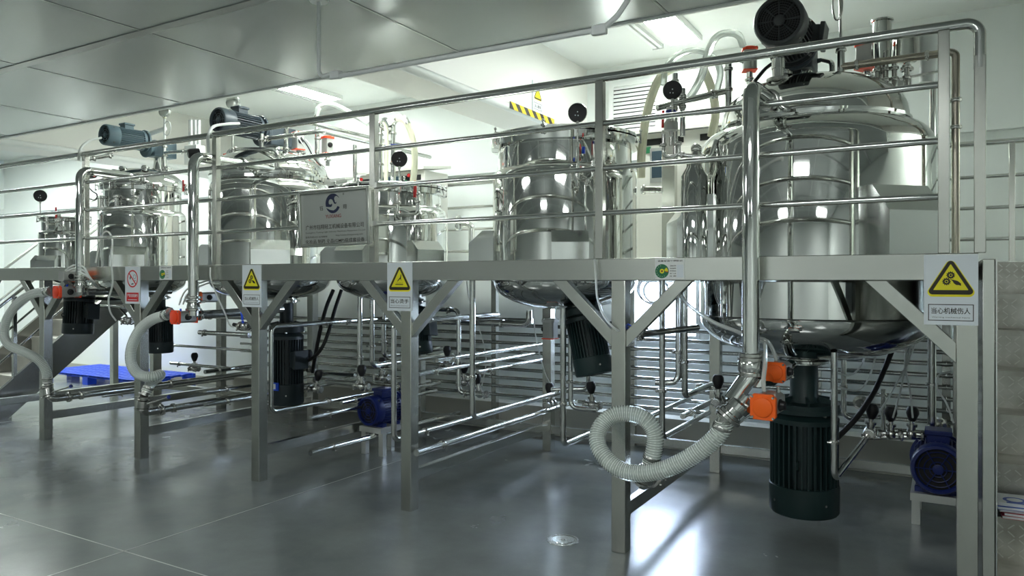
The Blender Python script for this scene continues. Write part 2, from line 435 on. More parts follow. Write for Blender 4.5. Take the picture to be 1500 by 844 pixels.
# ================================================================== platform
DZ = 1.73
TANKS = {  # x, y, R
 'T1': (-8.86, .78, .265), 'T2': (-7.86, 1.1, .453), 'T3': (-5.80, 1.1, .577),
 'T4': (-4.263, 1.1, .485), 'T5': (-2.557, 1.1, .553), 'T6': (-.768, 1.15, .7166)}
PX = [-9.2, -7.855, -6.285, -4.75, -3.238, -1.665, .085]
PW = .088; PYB = 3.3
plat = thing('steel_platform', 'long stainless steel platform on square posts carrying the row of tanks', 'platform', (-4.5, 1.6, 0))
XE = -9.25
bm_ = B(); bm_.box(XE, .13, 0, .09, 1.6, DZ); bm_.obj('front_beam', brushed, plat, bevel=.004)
B().box(XE, 1.3, PYB-.09, PYB, 1.6, DZ-.004).obj('rear_beam', brushed, plat, bevel=.004)
# deck sheet with a round hole round every tank
dk = B(); names = list(TANKS); xs = [XE]
for a, c in zip(names, names[1:]):
    A, C = TANKS[a], TANKS[c]; xs.append((A[0]+A[2]+C[0]-C[2])/2)
xs.append(.13)
for i, nme in enumerate(names):
    x, y, R = TANKS[nme]; R = R+.006; x0, x1, y0, y1 = xs[i], xs[i+1], .09, PYB-.09
    angs = sorted([2*PI*k/64 for k in range(64)]+[math.atan2(yy-y, xx-x) % (2*PI) for xx in (x0, x1) for yy in (y0, y1)])
    vs = []
    for a in angs:
        c, s_ = math.cos(a), math.sin(a)
        t = min([(x1-x)/c if c > 1e-9 else (x0-x)/c if c < -1e-9 else 1e9, (y1-y)/s_ if s_ > 1e-9 else (y0-y)/s_ if s_ < -1e-9 else 1e9])
        for r in (R, t):
            for z in (DZ-.008, DZ-.002): vs.append((x+c*r, y+s_*r, z))
    fs = []; n = len(angs)
    for k in range(n):
        q = (k+1) % n; a, b_ = 4*k, 4*q
        fs += [(a+1, b_+1, b_+3, a+3), (a, a+2, b_+2, b_), (a, b_, b_+1, a+1)]
    dk.add(vs, fs)
dk.box(.13, 1.3, 1.8, PYB-.09, DZ-.008, DZ-.002)
dk.obj('deck', brushed, plat)
def pbox(name, x, y, z0=0, z1=1.6):
    return B().box(x-PW/2, x+PW/2, y-PW/2, y+PW/2, z0, z1).obj(name, brushv, plat, bevel=.004)
for x in PX:
    pbox('front_post', x, PW/2); pbox('rear_post', x, 2.15)
    segs = [(.09, PYB-.09)]
    for tx, ty, tr_ in TANKS.values():
        if abs(tx-x) < tr_+.03:
            hc = math.sqrt((tr_+.03)**2-(tx-x)**2)+.02; segs = [(.09, ty-hc), (ty+hc, PYB-.09)]
    for ya, yb in segs: B().bar((x, ya, 1.645), (x, yb, 1.645), .05, .09).obj('cross_beam', brushed, plat, bevel=.003)
    if x < 0:
        B().bar((x, PW, .235), (x, 2.15-PW/2, .235), .05, .08).obj('low_rail', brushed, plat, bevel=.003)
for i, x in enumerate(PX):
    for sgn in (-1, 1):
        if x > 0 and sgn > 0: continue
        L = .345
        a = V(x+sgn*(PW/2), .038, 1.6-L); b = V(x+sgn*(PW/2+L), .038, 1.6)
        dv = V(sgn, 0, 1).normalized(); pr = V(-sgn, 0, 1).normalized()*.04
        w = .07*math.sqrt(2)/2
        pts = [V(x+sgn*PW/2, .012, 1.6-L-w), V(x+sgn*PW/2, .012, 1.6-L+w), V(x+sgn*(PW/2+L-w), .012, 1.6), V(x+sgn*(PW/2+L+w), .012, 1.6)]
        B().prism(pts, (0, .055, 0)).obj('brace', brushed, plat, bevel=.003)
for x0, x1 in zip(PX[:-1], PX[1:]):
    B().bar((x0+PW/2, 2.15, .2), (x1-PW/2, 2.15, .2), .05, .07).obj('low_rail', brushed, plat, bevel=.003)
    B().bar((x0+PW/2, 2.15, 1.64), (x1-PW/2, 2.15, 1.64), .05, .08).obj('cross_beam', brushed, plat, bevel=.003)

# guard railing along the front edge
RX = [-9.05, -7.17, -5.276, -3.567, -1.80, -.01]
rl = thing('guard_railing', 'front stainless guard railing of round bars on the platform edge', 'railing', (-4.5, .05, DZ))
RY = .05
tr = B().tube(fillet([(XE, RY, 2.82), (.137, RY, 2.82), (.137, RY, 2.60)], .06, 8), .026, 16); tr.obj('top_rail', pipe_m, rl)
for z in (2.545, 2.275, 2.005):
    for a, c in zip([XE-.025]+RX, RX):
        B().cyl((a+.025, RY, z), (c-.025, RY, z), .0165, 14).obj('middle_rail', pipe_m, rl)
for x in RX:
    B().box(x-.025, x+.025, RY-.025, RY+.025, DZ, 2.80).obj('railing_post', brushv, rl, bevel=.003)
B().box(.137-.024, .137+.024, RY-.024, RY+.024, DZ, 2.66).obj('railing_post', brushv, rl, bevel=.003)
# rear railing
rr = thing('guard_railing', 'rear stainless guard railing standing behind the tanks on the far platform edge', 'railing', (-4, 3.25, DZ))
RRY = 3.25
B().cyl((XE, RRY, 2.745), (1.29, RRY, 2.745), .024, 14).obj('top_rail', pipe_m, rr)
for z in (2.465, 2.205, 1.945): B().cyl((XE, RRY, z), (1.29, RRY, z), .016, 12).obj('middle_rail', pipe_m, rr)
for x in (-9.2, -7.4, -5.6, -3.8, -1.9, -.9, .465, 1.26): B().box(x-.022, x+.022, RRY-.022, RRY+.022, DZ, 2.73).obj('railing_post', brushv, rr, bevel=.003)

# ------------------------------------------------------------------ stairs
def stair(label, x0, x1, ytop, run, n, treads, style, sidewall):
    t = thing('steel_staircase', label, 'stairs', ((x0+x1)/2, ytop-run*n/2, 0))
    rise = DZ/n
    for k in range(1, n):
        z = DZ-rise*k; yf = ytop-run*k
        b = B()
        b.box(x0, x1, yf-.012, yf+run, z-.03, z); b.box(x0, x1, yf, yf+.012, z-rise, z-.03)
        if treads:
            bars = B()
            for iz in range(5):
                for ix in range(int((x1-x0)/.046)):
                    cx = x0+.025+ix*.046; cz = z-.045-iz*.036; sg = 1 if (ix+iz) % 2 else -1
                    if cz < z-rise+.01: continue
                    bars.bar((cx-.013, yf-.0015, cz-.012*sg), (cx+.013, yf-.0015, cz+.012*sg), .004, .005)
        tr_o = b.obj('tread', style, t)
        if treads:
            tb = bars.obj('raised_bars', barm, tr_o); tb['kind'] = 'stuff'
    return t, rise
st, rise = stair('steep diamond plate staircase rising beside the right end of the platform', .205, 1.2, 1.78, .245, 8, True, treadm, True)
b = B().box(.205, 1.2, 1.78, 1.80, DZ-rise, DZ-.01); b.obj('top_riser', treadm, st); b = B()
for iz in range(5):
    for ix in range(23):
        cx = .225+ix*.042; cz = DZ-.03-iz*.036; sg = 1 if (ix+iz) % 2 else -1
        b.bar((cx-.011, 1.779, cz-.011*sg), (cx+.011, 1.779, cz+.011*sg), .003, .006)
tb = b.obj('raised_bars', barm, st); tb['kind'] = 'stuff'
B().box(.145, .195, .0, 1.78, .0, 1.70).obj('side_panel', brushed, st, bevel=.004)
B().box(.197, .203, -.012, 1.78, .02, 1.70).obj('edge_strip', plate, st)
B().box(1.2, 1.25, .0, 1.78, 0, 1.70).obj('side_panel', brushed, st, bevel=.004)

treadl = mat('worn_tread', (.52, .52, .47), .5, .25, cvar=.06, vscale=8)
sl, rise = stair('pale staircase with dark shiny stringers at the left end of the platform', -10.35, -9.42, 2.12, .235, 8, False, treadl, False)
B().box(-10.35, -9.42, 2.12, 2.14, DZ-rise, DZ).obj('top_riser', treadl, sl)
for x in (-9.415, -10.40):
    pts = [(x, .12, 0), (x, .12+.0, .16), (x, 2.14, DZ+.13), (x, 2.14, DZ-.33), (x, .42, 0)]
    B().prism(pts, (.05, 0, 0)).obj('stringer', stringm, sl)
    xx = x+.025
    for y in (.5, 1.35, 2.1):
        zz = (y-.12)/2.02*1.72+.16; B().box(xx-.02, xx+.02, y-.02, y+.02, zz, zz+.93).obj('handrail_post', brushed, sl)
    for dz in (.95, .6, .3):
        B().tube(fillet([(xx, .3, .16+.15+dz), (xx, 2.1, .16+1.69+dz), (xx, 2.5, .16+1.69+dz)], .05), .018 if dz > .9 else .013, 10).obj('handrail', pipe_m, sl)
ld = thing('landing', 'small steel landing at the head of the pale left staircase', 'landing', (-9.9, 2.8, 0))
B().box(-10.4, -9.27, 2.15, 2.95, DZ-.06, DZ).obj('deck', brushed, ld)
for x in (-10.35, -9.36):
    for y in (2.3,): B().box(x-.04, x+.04, y-.04, y+.04, 0, DZ-.06).obj('post', brushed, ld)

# booklets lying on a stair step
bz = DZ-rise*6+.002; by = 1.78-.245*6
specs = [(.0, .0, paper_r, 'dark red booklet at the bottom of the pile on the stair step'),
         (.015, -.01, paper_r, 'red booklet second from the bottom of the pile on the stair step'),
         (-.012, .012, paper, 'white booklet with a blue edge in the middle of the stair pile'),
         (-.028, -.0, paper_b, 'blue booklet jutting left in the stair pile'),
         (-.02, .01, paper, 'white booklet with blue print on top of the stair pile')]
z = bz
for i, (dx, dy, m_, lab) in enumerate(specs):
    M = Matrix.Translation((.372+dx, by+.062+dy, z)) @ Matrix.Rotation(math.radians((2, -2, 3, 7, 3)[i]), 4, 'Z')
    h = .015
    t = thing('booklet', lab, 'booklet', M.translation, 'pile of booklets on the stairs')
    bb = B(M); bb.box(-.14, .14, -.1, .1, .0, .0012); bb.box(-.14, .14, -.1, .1, h-.0022, h-.001); bb.box(-.14, .14, .0985, .1, 0, h-.001)
    bb.obj('cover', m_, t)
    bp = B(M); bp.box(-.137, .137, -.098, .097, .0013, h-.0023); bp.obj('pages', paper, t)
    if i == 4:
        e = B(M); e.lathe((-.06, -.02, h-.001), (0, 0, 1), [(0, .05), (.0006, .05), (.0006, .034)], 28); e.obj('round_emblem', paper_b, t)
        e = B(M); e.box(-.1, .1, -.09, -.065, h-.001, h-.0004); e.obj('blue_band', paper_b, t)
        e = B(M); e.prism([(.0, -.03, h-.001), (.12, -.05, h-.001), (.13, .05, h-.001), (.05, .06, h-.001), (.0, .02, h-.001)], (0, 0, .0006)); e.obj('picture_patch', skin, t)
    z += h

# blue pallet beyond the left stairs
def pallet():
    t = thing('plastic_pallet', 'bright blue plastic pallet on the floor beyond the left staircase', 'pallet', (-11.4, 3.0, 0))
    x0, x1, y0, y1 = -12.7, -10.15, 2.5, 3.5
    for gx in (0,):
        xa, xb = x0, x1
        d = B()
        n = 24
        for i in range(n):
            a = xa+(xb-xa)*i/n; d.box(a, a+(xb-xa)/n*.62, y0, y1, .12, .15)
        for j in range(6):
            y = y0+(y1-y0-.05)*j/5; d.box(xa, xb, y, y+.05, .115, .148)
        d.obj('top_grid', blue, t)
        for x in (xa, (xa+xb)/2-.07, xb-.14):
            for y in (y0, (y0+y1)/2-.07, y1-.14):
                B().box(x, x+.14, y, y+.14, 0, .115).obj('foot', blue, t)
pallet()
# floor drain
c = P(825, 792, 0); c = V(-2.04, .03, 0)
t = thing('floor_drain', 'round steel floor drain cover in front of the platform', 'drain', c)
B().lathe(c, (0, 0, 1), [(0, .1), (.004, .098), (.005, .085), (.003, .083), (.003, 0)], 36).obj('rim', castst, t)
B().lathe(c, (0, 0, 1), [(.003, .07), (.006, .068), (.006, 0)], 36).obj('cover', plate, t)
B().lathe(c+V(0, 0, .006), (0, 0, 1), [(0, .014), (.004, .012), (.004, 0)], 16).obj('knob', castst, t)
# ================================================================== tanks
DISH = {}
def tank(key, label, prof, lid, zb, dish_h, brackets, group='polished mixing tanks'):
    x, y, R = TANKS[key]
    t = thing('mixing_tank', label, 'tank', (x, y, zb-dish_h), group)
    # body: dish bottom up through the deck to the shoulder
    pts = []
    for i in range(15):
        a = PI/2*i/14; pts.append((zb-dish_h*math.cos(a)**.9, max(R*.995*math.sin(a), 0)))
    d = B(); d.lathe((x, y, 0), (0, 0, 1), pts+[(zb+.006, R*.995)], 72); d.obj('dish_bottom', mirror, t)
    B().lathe((x, y, 0), (0, 0, 1), [(zb, R)]+[(h, r) for h, r in prof], 80).obj('shell', mirror, t, angle=50)
    B().ring((x, y, zb), (0, 0, 1), R, .007, 72).obj('weld_ring', pipe_m, t)
    if lid: B().lathe((x, y, 0), (0, 0, 1), lid, 72).obj('lid', mirror, t, angle=50)
    for c in brackets: bracket(t, *c)
    return t
def bracket(t, a, dist, w, h, dep):
    """bent sheet housing over a support foot: a slanted roof and flat sides. a: angle round the tank, w across, dep outwards"""
    key = [k for k in TANKS if abs(TANKS[k][0]-t.location.x) < 1e-4][0]
    x, y, R = TANKS[key]
    u = V(math.cos(a), math.sin(a), 0); v = V(-u.y, u.x, 0); o = V(x, y, DZ+.001)+u*(R*.96)
    dep = dep+R*.04
    pr = [o-v*w/2, o-v*w/2+u*dep, o-v*w/2+u*dep+V(0, 0, h*.62), o-v*w/2+u*dep*.45+V(0, 0, h), o-v*w/2+V(0, 0, h)]
    B().prism(pr, v*w).obj('support_cover', plate, t, angle=15)
def shoulder(R, z0, r1, z1, k=7):
    """rounded shoulder from radius R at z0 in to r1 at z1"""
    out = []
    for i in range(k+1):
        a = PI/2*i/k; out.append((z0+(z1-z0)*math.sin(a)**1.0, r1+(R-r1)*math.cos(a)))
    return out
def dome(r, z0, skirt, h, rtop, k=10):
    out = [(z0, r*.9), (z0, r+.012), (z0+.018, r+.014), (z0+.022, r), (z0+skirt, r*.998)]
    for i in range(1, k+1):
        a = PI/2*i/k; out.append((z0+skirt+h*math.sin(a), rtop+(r*.998-rtop)*math.cos(a)))
    out += [(z0+skirt+h+.002, 0)]
    return out
deg = math.radians
T6 = tank('T6', 'largest polished tank, nearest, at the right end of the platform', shoulder(.7166, 2.44, .56, 2.585)+[(2.60, .56)], dome(.575, 2.60, .06, .26, .12), 1.37, .29,
          [(deg(-152), 0, .40, .42, .20), (deg(-47), 0, .36, .40, .22)])
T5 = tank('T5', 'open-rimmed polished tank without a motor on top, second from the right', shoulder(.553, 2.36, .515, 2.44)+[(2.60, .515), (2.605, .565), (2.66, .572), (2.672, .56)],
          [(2.672, .572), (2.69, .575), (2.70, .56), (2.73, .2), (2.735, 0)], 1.60, .225, [(deg(-170), 0, .3, .26, .19), (deg(-60), 0, .26, .22, .06)])
T4 = tank('T4', 'polished tank behind the company board, third from the right', shoulder(.485, 2.14, .435, 2.235)+[(2.34, .435), (2.345, .475), (2.39, .48), (2.40, .47)],
          [(2.40, .48), (2.415, .482), (2.425, .47), (2.455, .15), (2.46, 0)], 1.62, .2, [(deg(-88), 0, .3, .19, .10), (deg(-20), 0, .26, .2, .14), (deg(-165), 0, .3, .2, .14)])
T3 = tank('T3', 'polished domed tank with a dark slate motor on top, left of the company board', shoulder(.577, 2.44, .52, 2.565)+[(2.602, .52)], dome(.565, 2.60, .05, .23, .12), 1.60, .2,
          [(deg(-42), 0, .34, .24, .14), (deg(-150), 0, .3, .22, .14)])
T2 = tank('T2', 'polished domed tank with a blue-grey motor on top, second from the left', shoulder(.453, 2.30, .40, 2.38)+[(2.585, .40), (2.59, .445), (2.63, .45)], dome(.44, 2.633, .02, .2, .1), 1.60, .19,
          [(deg(-48), 0, .34, .23, .16), (deg(-150), 0, .3, .2, .12)])
T1 = tank('T1', 'smallest polished tank at the left end of the platform', shoulder(.265, 2.12, .235, 2.165)+[(2.27, .235), (2.275, .262), (2.30, .265), (2.306, .25)],
          [(2.306, .265), (2.32, .264), (2.335, .2), (2.345, 0)], 1.66, .12, [(deg(-60), 0, .22, .15, .1), (deg(-160), 0, .2, .16, .1)])
# rim clamps on the tanks with an open flange
for t, key, z, n, off in ((T5, 'T5', 2.672, 8, .2), (T4, 'T4', 2.40, 8, .1), (T1, 'T1', 2.305, 6, .3), (T2, 'T2', 2.632, 8, .25)):
    x, y, R = TANKS[key]; rr_ = {'T5': .572, 'T4': .48, 'T1': .264, 'T2': .455}[key]
    for i in range(n):
        a = 2*PI*i/n+off; u = V(math.cos(a), math.sin(a), 0); v = V(-u.y, u.x, 0); c = V(x, y, z)+u*rr_
        b = B(); b.bar(c-u*.02+V(0, 0, .018), c+u*.022+V(0, 0, .018), .03, .014); b.bar(c-u*.0+V(0, 0, -.034), c+u*.022+V(0, 0, -.034), .03, .014)
        b.cyl(c+u*.017+V(0, 0, -.045), c+u*.017+V(0, 0, .045), .006, 10); b.ball(c+u*.017+V(0, 0, .05), .012, 10)
        b.obj('rim_clamp', pipe_m, t)

def nozzle(t, a, r, z0, h, rad=.03, cap=True, tilt=0):
    """a short stub with a sanitary clamp on a lid"""
    key = [k for k in TANKS if abs(TANKS[k][0]-t.location.x) < 1e-4][0]
    x, y, R = TANKS[key]; o = V(x+r*math.cos(a), y+r*math.sin(a), z0)
    b = B(); b.cyl(o, o+V(0, 0, h), rad, 18); b.clamp(o+V(0, 0, h), (0, 0, 1), rad*1.15)
    if cap: b.lathe(o+V(0, 0, h), (0, 0, 1), [(.0, rad*1.2), (.02, rad*1.2), (.024, 0)], 18)
    b.obj('nozzle', pipe_m, t)
    return o+V(0, 0, h)
for a, r, h in ((-110, .34, .12), (-60, .42, .07), (-20, .36, .09), (20, .42, .1), (70, .4, .1), (140, .42, .1), (-160, .44, .08), (-135, .47, .06)): nozzle(T6, deg(a), r, 2.9-.4*(r/.6)**2*.9, h, .03)
for a, r, h in ((-80, .36, .08), (-30, .40, .1), (10, .36, .12), (60, .4, .1), (150, .4, .1), (-140, .4, .09)): nozzle(T3, deg(a), r, 2.86-.4*(r/.56)**2*.8, h, .026)
for a, r, h in ((-80, .28, .08), (-30, .3, .1), (20, .3, .12), (150, .3, .1), (-140, .3, .09)): nozzle(T2, deg(a), r, 2.83-.4*(r/.45)**2*.5, h, .024)
for a in (-100, -70, -45, -20): nozzle(T2, deg(a), .435, 2.40, .1, .02)

b = B(); c = P(815, 196, 1.0); b.tube(fillet([V(c.x-.1, c.y, 2.72), V(c.x-.1, c.y, 2.78), V(c.x+.1, c.y, 2.78), V(c.x+.1, c.y, 2.72)], .03), .014, 10); b.obj('lid_handle', redp, T5, label='red lid handle')
# ------------------------------------------------------------------ electric motors
def motor(name, label, face, axis, up, R, L, paint, box_dir=None, box_at=.45, mesh_face=True, nf=34, group=None, ring=1.1, cat='motor', sticker=False):
    """fan cowl at the origin end, finned body, end bell and flange; axis points from the fan to the shaft end"""
    axis = Vector(axis).normalized(); up = (Vector(up)-axis*Vector(up).dot(axis)).normalized(); sx = up.cross(axis)
    M = axes(face, sx, up, axis)
    corners = [M @ V(a*R, b*R, c) for a in (-1, 1) for b in (-1, 1) for c in (0, L)]
    t = thing(name, label, cat, (M @ V(0, 0, L/2)).xy.to_3d()+V(0, 0, min(c.z for c in corners)), group)
    c0 = L*.27
    B(M).lathe((0, 0, 0), (0, 0, 1), [(.012, R*.80), (.0, R*.84), (.002, R*.95), (.016, R), (c0, R), (c0+.004, R*.97), (c0+.004, R*.86)], 48).obj('fan_cowl', paint, t); cw = t.children[-1] if 0 else [o for o in t.children if o.name.startswith('fan_cowl')][-1]
    g = B(M)
    g.lathe((0, 0, 0), (0, 0, 1), [(.03, R*.83), (.03, 0)], 40); g.obj('fan_recess', darkh, cw)
    g = B(M)
    for rr_ in ([.22, .32, .42, .52, .62, .72] if mesh_face else [.3, .5, .7]): g.ring((0, 0, .012), (0, 0, 1), R*rr_, R*.012 if mesh_face else R*.02, 36, 5)
    for k in range(8 if mesh_face else 6):
        a = 2*PI*k/(8 if mesh_face else 6); g.cyl((R*.2*math.cos(a), R*.2*math.sin(a), .011), (R*.82*math.cos(a), R*.82*math.sin(a), .011), R*.022, 6)
    if mesh_face:
        for k in range(48):
            a = 2*PI*(k+.5)/48; g.cyl((R*.3*math.cos(a), R*.3*math.sin(a), .012), (R*.82*math.cos(a), R*.82*math.sin(a), .012), R*.008, 4)
    g.lathe((0, 0, 0), (0, 0, 1), [(.004, 0), (.004, R*.12), (.008, R*.2), (.016, R*.2)], 24)
    g.obj('fan_grille', paint, cw)
    b0, b1 = c0, L*.86
    f = B(M); f.lathe((0, 0, 0), (0, 0, 1), [(b0, R*.80), (b1, R*.80)], 40)
    for k in range(nf):
        a = 2*PI*k/nf
        ca, sa = math.cos(a), math.sin(a)
        f.bar((ca*R*.79, sa*R*.79, (b0+b1)/2), (ca*R*.975, sa*R*.975, (b0+b1)/2), .0075*R/.15, b1-b0, (0, 0, 1))
    f.obj('finned_body', paint, t)
    B(M).lathe((0, 0, 0), (0, 0, 1), [(b1-.002, R*.82), (b1, R*.99), (b1+.03, R*.99), (L*.95, R*.80), (L*.96, R*.8), (L*.96, R*ring), (L, R*ring), (L, 0)], 44).obj('end_flange', paint, t)
    bl = B(M)
    for k in range(4):
        a = PI/4+PI/2*k; bl.nut((R*.99*math.cos(a), R*.99*math.sin(a), c0*.5), (math.cos(a), math.sin(a), 0), .008, .006)
        bl.nut((R*1.0*ring*.94*math.cos(a), R*ring*.94*math.sin(a), L*.96-.008), (0, 0, 1), .011, .009)
    bl.obj('bolts', castst, t)
    if box_dir is not None:
        bd = Vector(box_dir); bd = (bd-axis*bd.dot(axis)).normalized(); bx = bd.cross(axis)
        N = axes(Vector(face)+axis*(L*box_at), bx, axis, bd)
        q = B(N); w = R*.5; q.box(-w*.8, w*.8, -w*.9, w*.9, R*.78, R*1.22); q.obj('terminal_neck', paint, t)
        q = B(N); q.box(-w, w, -w*1.1, w*1.1, R*1.22, R*1.42); q.obj('terminal_box', paint, t, bevel=.006)
    ey = B(M); ey.ring((0, R*1.06, L*.5), (1, 0, 0), R*.12, R*.035, 18, 6); ey.obj('lifting_eye', paint, t)
    if sticker:
        pass
    return t
DN = (0, 0, 1)
# three motors lying on the lids, fan end towards the aisle
m6 = motor('mixer_motor', 'big dark grey motor with a round mesh grille on top of the largest tank', (-.87, .577, 3.166), (0, 1, 0), (0, 0, 1), .152, .47, greymot, (1, 0, -.15), .8, True, 40, 'motors lying on the tank lids')
m3 = motor('mixer_motor', 'dark slate motor with a top terminal box on the tank beside the company board', (-5.85, .51, 3.095), (0, 1, 0), (0, 0, 1), .118, .50, darkblue, (0, 0, 1), .52, False, 30, 'motors lying on the tank lids')
m2 = motor('mixer_motor', 'blue-grey motor lying on the lid of the second tank from the left', (-7.9, .67, 3.186), (0, 1, 0), (0, 0, 1), .115, .48, bluemot, (0, 0, 1), .55, False, 30, 'motors lying on the tank lids')
def gearbox(label, x, y0, y1, z, R, zlid, paint, group='gearboxes under the lid motors'):
    t = thing('gearbox', label, 'gearbox', (x, (y0+y1)/2, zlid), group)
    b = B(); b.lathe((x, y0, z), (0, 1, 0), [(0, 0), (0, R*1.1), (.025, R*1.1), (.03, R*.8), (.1, R*.78)], 36); b.box(x-R*.8, x+R*.8, y0+.06, y1, z-R*.9, z+R*.85); b.obj('gear_case', paint, t, bevel=.01)
    b = B(); b.lathe((x, (y0+y1)/2+.02, zlid), (0, 0, 1), [(0, 0), (0, R*1.0), (.025, R*1.0), (.03, R*.72), (z-R*.9-zlid, R*.7), (z-R*.9-zlid, 0)], 40); b.obj('neck', mirror, t)
    b = B()
    for k in range(8):
        a = 2*PI*k/8; b.nut((x+R*.88*math.cos(a), (y0+y1)/2+.02+R*.88*math.sin(a), zlid+.025), (0, 0, 1), .01, .012)
    b.obj('bolts', castst, t)
gearbox('dark gearbox joining the big grey motor to the largest tank lid', -.87, 1.049, 1.36, 3.13, .14, 2.925, darkblue)
gearbox('slate gearbox behind the motor on the tank beside the company board', -5.85, 1.012, 1.40, 3.05, .115, 2.885, darkblue)
gearbox('pale blue-grey gearbox behind the motor of the second tank from the left', -7.9, 1.152, 1.5, 3.12, .105, 2.858, bluemot)

# bottom homogeniser motors hanging under the tanks, fan cowl down
def bottom_motor(label, x, y, ztop, zf, R, L, paint, zt, tilt=0, az=0, box=None, sticker=False):
    ax = V(math.sin(tilt)*math.cos(az), math.sin(tilt)*math.sin(az), math.cos(tilt))
    face = V(x, y, ztop)-ax*L
    t = motor('homogeniser_motor', label, face, ax, (0, -1, 0), R, L, paint, box, .6, False, 34, 'motors hanging under the tanks', 1.02)
    b = B(); top = V(x, y, ztop); LL = zt-ztop
    b.lathe(top, ax, [(0, 0), (0, R*1.0), (.03, R*1.0), (.035, R*.5), (.08, R*.40), (LL-.05, R*.40), (LL-.05, R*.6)], 36)
    for k in range(6):
        a = 2*PI*k/6+.3; d, u, w = frame(ax); q = u*math.cos(a)+w*math.sin(a)
        b.bar(top+ax*.05+q*R*.42, top+ax*.03+q*R*.9, .012, .05, ax)
    b.obj('lantern', paint, t)
    b = B(); b.lathe(top, ax, [(LL-.05, 0), (LL-.05, R*.62), (LL-.01, R*.64), (LL-.01, R*.55), (LL+.02, R*.55), (LL+.02, 0)], 36)
    b.clamp(top+ax*(LL-.03), ax, R*.56); b.obj('mounting_ring', pipe_m, t)
    return t
g6 = bottom_motor('big green-black motor hanging under the largest tank just above the floor', -.80, 1.05, .78, 0, .215, .68, greenmot, 1.11)
lb = B(); q = P(1166, 597, .96); lb.box(q.x-.055, q.x+.055, q.y-.004, q.y, q.z-.018, q.z+.018); lb.obj('direction_label', white, g6)
lb = B(); lb.bar((q.x-.03, q.y-.0055, q.z), (q.x+.035, q.y-.0055, q.z), .003, .01); lb.prism([(q.x-.03, q.y-.004, q.z-.013), (q.x-.03, q.y-.004, q.z+.013), (q.x-.048, q.y-.004, q.z)], (0, -.003, 0)); lb.obj('arrow', signred, g6)
g3 = bottom_motor('tall dark motor under the tank left of the company board, with a small blue label', -5.60, 1.12, 1.13, 0, .165, .74, darkmot, 1.43, box=(1, -.1, 0))
lb = B(); q = P(402, 567, .95); lb.box(q.x-.03, q.x+.05, q.y-.004, q.y+.01, q.z-.035, q.z+.04); lb.obj('blue_white_label', blue, g3)
lb = B(); lb.box(q.x-.02, q.x+.02, q.y-.006, q.y-.004, q.z-.02, q.z+.03); lb.obj('label_print', white, g3)
bottom_motor('black motor under the second tank from the left, behind the curved clear hose', -7.52, 1.08, 1.24, 0, .135, .44, darkmot, 1.44)
bottom_motor('black motor under the smallest tank at the left end', -8.80, .92, 1.41, 0, .165, .44, darkmot, 1.56, deg(5), deg(120), (1, .2, 0))
bottom_motor('dark motor under the tank behind the company board, half hidden by a post', -4.0, 1.1, 1.30, 0, .125, .34, greenmot, 1.45, deg(12), deg(150), (1, 0, 0))
bottom_motor('tilted green-black motor under the open-rimmed tank, left of a post', -2.32, .93, 1.36, 0, .142, .46, greenmot, 1.46, deg(14), deg(165), (1, .3, 0))

# blue pump motors low on the floor
def pump(label, face, axis, R, L, zst, s):
    axis = Vector(axis).normalized()
    t = motor('pump_motor', label, face, axis, (0, 0, 1), R, L, pump_m, (0, 0, 1), .55, False, 30, 'blue pump motors on the floor', 1.1)
    t.location.z = 0
    for o in t.children: o.location.z += 0
    fc = Vector(face)+axis*L; sd = V(-axis.y, axis.x, 0)
    b = B(); b.lathe(fc, axis, [(0, R*.5), (.06, R*.5), (.06, R*1.0), (.13, R*1.0), (.14, R*.4), (.18, R*.4), (.18, 0)], 32)
    b.cyl(fc+axis*.10, fc+axis*.10+V(0, 0, R*1.5), .028, 14); b.clamp(fc+axis*.10+V(0, 0, R*1.5), (0, 0, 1), .028); b.obj('pump_head', pipe_m, t)
    b = B(); zb = face[2]-R
    for k in (.3, .8):
        c = Vector(face)+axis*L*k
        B().bar(c+sd*R*.85+V(0, 0, -R-.0), c-sd*R*.85+V(0, 0, -R-.0), .05, .035).obj('foot', pump_m, t)
    b = B(); c0 = Vector(face)+axis*L*.1; c1 = Vector(face)+axis*(L+.12)
    b.bar(V(c0.x, c0.y, zb-.04), V(c1.x, c1.y, zb-.04), R*2.0, .05)
    for c in (c0+axis*.05, c1-axis*.05):
        for k in (-1, 1):
            q = c+sd*R*.8*k; b.box(q.x-.025, q.x+.025, q.y-.025, q.y+.025, 0, zb-.06)
    b.obj('stand', cabm, t)
    return t
# motor() put the root at the lowest point: move the root to the floor without moving the parts
def root_to_floor(t):
    dz = t.location.z; t.location.z = 0
    for o in t.children_recursive:
        for v_ in o.data.vertices: v_.co.z += dz
_pm = pump
def pump(*a):
    global motor
    m0 = motor
    def motor_(*b, **k):
        t = m0(*b, **k); root_to_floor(t); return t
    motor = motor_
    t = _pm(*a); motor = m0; return t
pump('blue pump motor in the middle of the floor under the board tank', (-4.55, 1.10, .41), (.06, 1, 0), .135, .36, 0, 0)
pump('blue pump motor at the right end beside the last post', (-.045, 1.40, .385), (.0, 1, 0), .16, .40, 0, 0)
# ================================================================== pipes, valves, hoses
def pipe(label, pts, r, rad=.06, clamps=(), m=None, cat='pipe', group=None, name='pipe', n=14):
    path = fillet(pts, rad) if len(pts) > 2 else [Vector(p) for p in pts]
    t = solo(B().tube(path, r, n), name, label, cat, m or pipe_m, group)
    for c, d in clamps:
        B().clamp(c, d, r).obj('clamp', castst, t)
    return t
def along(a, b, f): return Vector(a).lerp(Vector(b), f)

